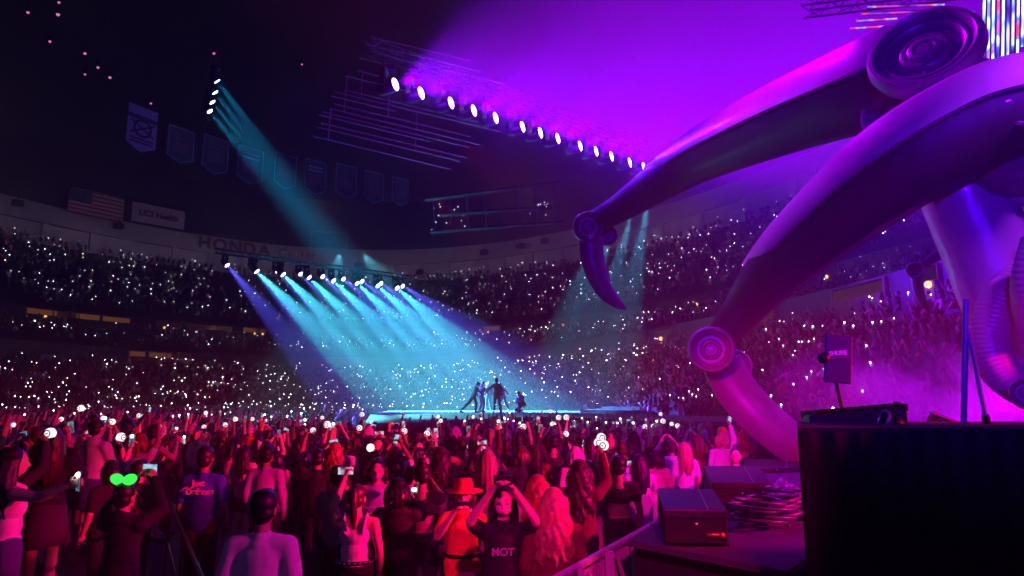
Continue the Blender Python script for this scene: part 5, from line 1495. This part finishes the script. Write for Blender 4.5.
# ------------------------------------------------------------------ the nearest of the audience, one by one
def near_mark(x, y):
    return min(MARK, key=lambda q: (q[0] - x) ** 2 + (q[1] - y) ** 2)[2]
HK = ['short hair', 'long hair', 'wavy hair', 'bob', 'bun', 'ponytail']
HN = {0: 'black', 1: 'brown', 2: 'blond', 3: 'red', 4: 'pink'}
TOPN = {'tee': 't-shirt', 'tank': 'tank top', 'long_sleeve_top': 'long-sleeved top', 'jacket': 'jacket', 'crop_top': 'cropped top'}
POSN = {'down': '', 'right_up': 'one arm raised', 'left_up': 'one arm raised', 'both_up': 'both arms raised', 'face': 'filming', 'right_high': 'arm straight up', 'left_high': 'arm straight up', 'chin': 'hands raised', 'forward': 'arms held forward', 'cross': 'arms folded', 'both_high': 'both hands overhead'}
def clear_zone(x, y):
    """aisle, chairs and the strip just before the lens stay empty"""
    px, py, d = PX((x, y, 1.6))
    if d < 5.2: return False
    if 172 < px < 246 and py > 437: return False
    if 240 <= px < 330 and py > 462: return False
    if 280 < px < 445 and py > 505: return False
    if px >= 445 and d < 6.6: return False
    if px < 172 and d < 6.3: return False
    return True
cand = sorted([q for q in floorp if clear_zone(*q) and all((q[0] - a) ** 2 + (q[1] - b) ** 2 > .64 for a, b in PEOPLE)], key=lambda q: q[0] ** 2 + q[1] ** 2)
NPERS = 300 - len(CUST) - 6
near, far = [q for q in cand if in_frame(q[0], q[1], 1.6, 12)][:NPERS], None
ns = set(near); far = [q for q in cand if q not in ns]
used = set(); nph = nst = 0
# the poses, hair and tops that vary
PW = ['down'] * 6 + ['right_up'] * 3 + ['left_up'] * 3 + ['both_up'] * 4 + ['face'] * 3 + ['right_high'] * 3 + ['left_high'] * 2 + ['chin', 'forward', 'cross', 'both_high']
TC = ['black'] * 11 + ['charcoal'] * 4 + ['white'] * 3 + ['grey', 'red', 'red', 'pink', 'pink', 'lilac', 'navy', 'maroon', 'orange', 'blue']
for (x, y) in near:
    bz = RISZ if inside(RP, x, y) else 0.0
    mk_ = near_mark(x, y)
    for _ in range(200):
        pose = random.choice(PW); hk = random.choice(HK); hi_ = random.choices([0, 1, 2, 3, 4], [9, 6, 3, 1, .7])[0]
        tk = random.choice(['tee', 'tee', 'tank', 'long_sleeve_top', 'jacket', 'crop_top']); tcol = random.choice(TC)
        lab = f"person, {HN[hi_]} {hk}, {tcol} {TOPN[tk]}{', ' + POSN[pose] if POSN[pose] else ''}, near {mk_}"
        if lab not in used: break
    used.add(lab)
    look = lk(pose, random.choice([S0, S0, S1, S1, S2]), hk, HAIR[hi_], tk, tcol, random.choice(['trousers', 'trousers', 'trousers', 'shorts', 'skirt']), random.choice(['black', 'black', 'black', 'denim', 'charcoal', 'maroon']))
    sc = random.uniform(.93, 1.06); loc = Vector((x, y, bz))
    tgt = (STG.x + random.uniform(-9, 9), STG.y + random.uniform(-6, 6)); ang = face_to(loc, tgt) + random.uniform(-.25, .25)
    if random.random() < .10: ang += random.uniform(1.2, 3.6)
    person(loc, ang, look, lab, 'standing audience on the floor', sc)
    if pose in HOLD and pose not in ('forward',) and random.random() < .85:
        Mx = held_matrix(loc, ang, 1, Vector(HOLD[pose]) * sc) @ Matrix.Rotation(random.uniform(-.3, .3), 4, 'Y')
        short = f"of the {HN[hi_]} {hk} person, {tcol} {TOPN[tk]}, near {mk_}"
        if pose in ('right_up', 'left_up', 'right_high', 'left_high') and random.random() < .5:
            light_stick(Mx, 'globe ' + short); nst += 1
        else:
            phone(Mx, 'phone ' + short, pose in ('both_up', 'face') and random.random() < .6, random.choice([0, 0, 2])); nph += 1

# ------------------------------------------------------------------ the rest of the crowd: one object; phones up to 300 one by one, the rest one object
rows = []
for x, y in far:
    rows.append((random.choice([0, 0, 1, 2, 3, 3, 4, 5, 6]) + 0, x, y, RISZ if inside(RP, x, y) else 0, face_to((x, y), (STG.x, STG.y)) + random.uniform(-.4, .4), random.uniform(.92, 1.06)))
nfl = len(rows)
for x, y, z, a, lod in seat:
    rows.append((NA * lod + random.choice([0, 0, 0, 1, 2, 3, 4, 4, 5, 6]), x, y, z - .38, a, random.uniform(.92, 1.05)))
inst = np.array(rows)
n = len(inst); mm = np.zeros((n, 4), dtype=np.int64)
mm[:, 0] = RNG.choice([0, 1, 2], n, p=[.45, .35, .2]); mm[:, 1] = RNG.choice([3, 4, 5], n, p=[.6, .28, .12])
mm[:, 2] = RNG.choice(np.arange(6, 14), n, p=[.46, .16, .10, .08, .06, .04, .06, .04]); st_ = np.arange(n) >= nfl
mm[st_, 2] = RNG.choice([6, 7, 8, 9, 10, 12], int(st_.sum()), p=[.66, .22, .03, .03, .03, .03])  # darker clothes and skin here stand in for the dimness of the stands
mm[st_, 0] = RNG.choice([1, 2], int(st_.sum()), p=[.45, .55])
mm[:, 3] = RNG.choice([6, 7, 11], n, p=[.6, .25, .15])
me = merge_instances(TEMPS, inst, mm)
for m_ in CM: me.materials.append(m_)
tag(link('crowd', me), 'packed audience filling the far floor and all the stands', 'crowd', kind='stuff')

def dot_mesh():
    m = MB(); m.sphere((0, 0, 0), 1.0, 6, 4); return m
pts = []
for i, (t, x, y, z, a, s_) in enumerate(rows):
    fl_ = i < nfl
    d = math.hypot(x, y)
    pr = .08 if fl_ else (.30 if z < 6 else (.24 if z < 12 else .30))
    clump = .5 + 1.1 * (math.sin(x * .55 + y * .21) * math.sin(y * .5 - x * .17 + z) >.1)
    if random.random() > pr * clump: continue
    px_, py_, dd = PX((x, y, z + 1.9))
    hx, hz = random.uniform(-.25, .25), random.uniform(1.62, 1.98) if fl_ else random.uniform(1.35, 1.95)
    c_, s2 = math.cos(a), math.sin(a)
    pts.append((x + c_ * hx - s2 * .34, y + s2 * hx + c_ * .34, z + hz, a, dd, px_, py_))
pts.sort(key=lambda q: q[4])
slots = max(0, 300 - NPH[0])
b = MB(); b.mi = 0; b.box((0, 0, 0), (.08, .012, .16)); b.mi = 1; b.box((0, -.008, 0), (.07, .004, .14)); b.mi = 2; b.sphere((0, -.02, .05), .030, 8, 6)
FARPH = [b.mesh('phone', [BLACKM, SCREEN[k % 3], DOT[k]]) for k in range(4)]
shown = [q for q in pts if -5 < q[5] < 1029 and q[6] < 560][:slots]
sset = set(id(q) for q in shown)
zone = lambda q: 'in the red lit crowd left of the stage' if q[5] < 360 else ('in the crowd around the stage' if q[5] < 640 else 'in the pink lit stands behind the spider legs')
for q in shown:
    o = link('phone', FARPH[random.choices([0, 1, 2, 3], [5, 2, 3, 1])[0]]); o.location = q[:3]; o.rotation_euler = (random.uniform(-.3, .3), random.uniform(-.4, .4), q[3] + random.uniform(-.5, .5))
    tag(o, 'tiny lit phone held up far off ' + zone(q), 'phone', 'tiny lit phones ' + zone(q))
rest = [q for q in pts if id(q) not in sset]
sph = MB(); sph.sphere((0, 0, 0), 1.0, 6, 4)
tm = [dict(v=np.array(sph.v), loops=np.array([v for f in sph.f for v in f], dtype=np.int64), tot=np.array([len(f) for f in sph.f], dtype=np.int64), mi=np.zeros(len(sph.f), dtype=np.int64))]
ia = np.array([(0, q[0], q[1], q[2], 0, random.uniform(.022, .042) * (1 + .25 * min(1, q[4] / 90))) for q in rest])
# pull the dots a little toward the holder's own height: z is already absolute
mm2 = RNG.choice([0, 1, 2, 3], (len(rest), 1), p=[.45, .14, .34, .07])
me = merge_instances(tm, ia, mm2); me.name = 'phone_lights'
for m_ in DOT: me.materials.append(m_)
tag(link('phone_lights', me), 'thousands of tiny white phone lights scattered over the dark stands', 'phone lights', kind='stuff')
print('PEOPLE', len(near), 'far floor', nfl, 'seats', len(seat), 'phones', NPH[0], 'sticks', nst, 'dots', len(rest))

# ------------------------------------------------------------------ folding chairs at the bottom edge
CHF = mat('chair_maroon_fabric', (.09, .03, .07), .8, var=.25, scale=30)
def chair(px, py, label, rz, fab=CHF):
    p = PZ(px, py, .86); root = empty('folding_chair', (p.x, p.y, 0), label, 'chair', 'folding chairs at the near edge of the floor', rz)
    m = MB(); n = 11
    fr = [[V3((.22 * math.cos(a) * 1.0, -.20 + f, .62 + (.24 if math.sin(a) > 0 else .14) * math.sin(a))) for a in [2 * PI * j / 24 for j in range(24)]] for f in (-.02, .02)]
    m.rings(fr); m.build('backrest', fab, root, bevel=.008)
    m = MB(); m.box((0, .02, .455), (.43, .42, .05)); m.build('seat', fab, root, bevel=.015)
    for s in (-1, 1):
        m = MB(); m.tube([(s * .225, -.19, .84), (s * .23, -.17, .50), (s * .23, .20, .012)], .011, 8); m.build('leg', BLACKM, root)
        m = MB(); m.tube([(s * .205, .20, .43), (s * .205, -.22, .012)], .011, 8); m.build('leg', BLACKM, root)
    m = MB(); m.bar((-.23, .12, .10), (.23, .12, .10), .009, 6); m.build('stretcher', BLACKM, root)
BLUES = mat('chair_blue_fabric', (.10, .16, .30), .6)
for i, (px, py, rz, lab) in enumerate([(331, 538, .1, 'dark rounded folding chair back behind the white t-shirt person'), (369, 556, -.1, 'maroon folding chair nearest the frame edge below the studded belt wearer'), (409, 548, .05, 'maroon folding chair below the phone lit black jacket wearer'), (440, 541, .12, 'maroon folding chair just left of the red brimmed hat wearer'), (467, 566, 0, 'dark folding chair in front of the orange shorts wearer'), (300, 545, .2, 'dark folding chair standing closest to the white t-shirt wearer')]):
    chair(px, py, lab, rz)
# ------------------------------------------------------------------ view and render look
SC.view_settings.view_transform = 'Standard'
SC.view_settings.look = 'None'
SC.view_settings.gamma = 1
SC.view_settings.use_curve_mapping = False
SC.view_settings.exposure = 0.0
SC.cycles.use_denoising = True
SC.cycles.volume_bounces = 0
SC.cycles.volume_max_steps = 128
SC.cycles.max_bounces = 4
SC.cycles.diffuse_bounces = 2
SC.cycles.glossy_bounces = 2
SC.cycles.sample_clamp_indirect = 3
bpy.context.view_layer.update()
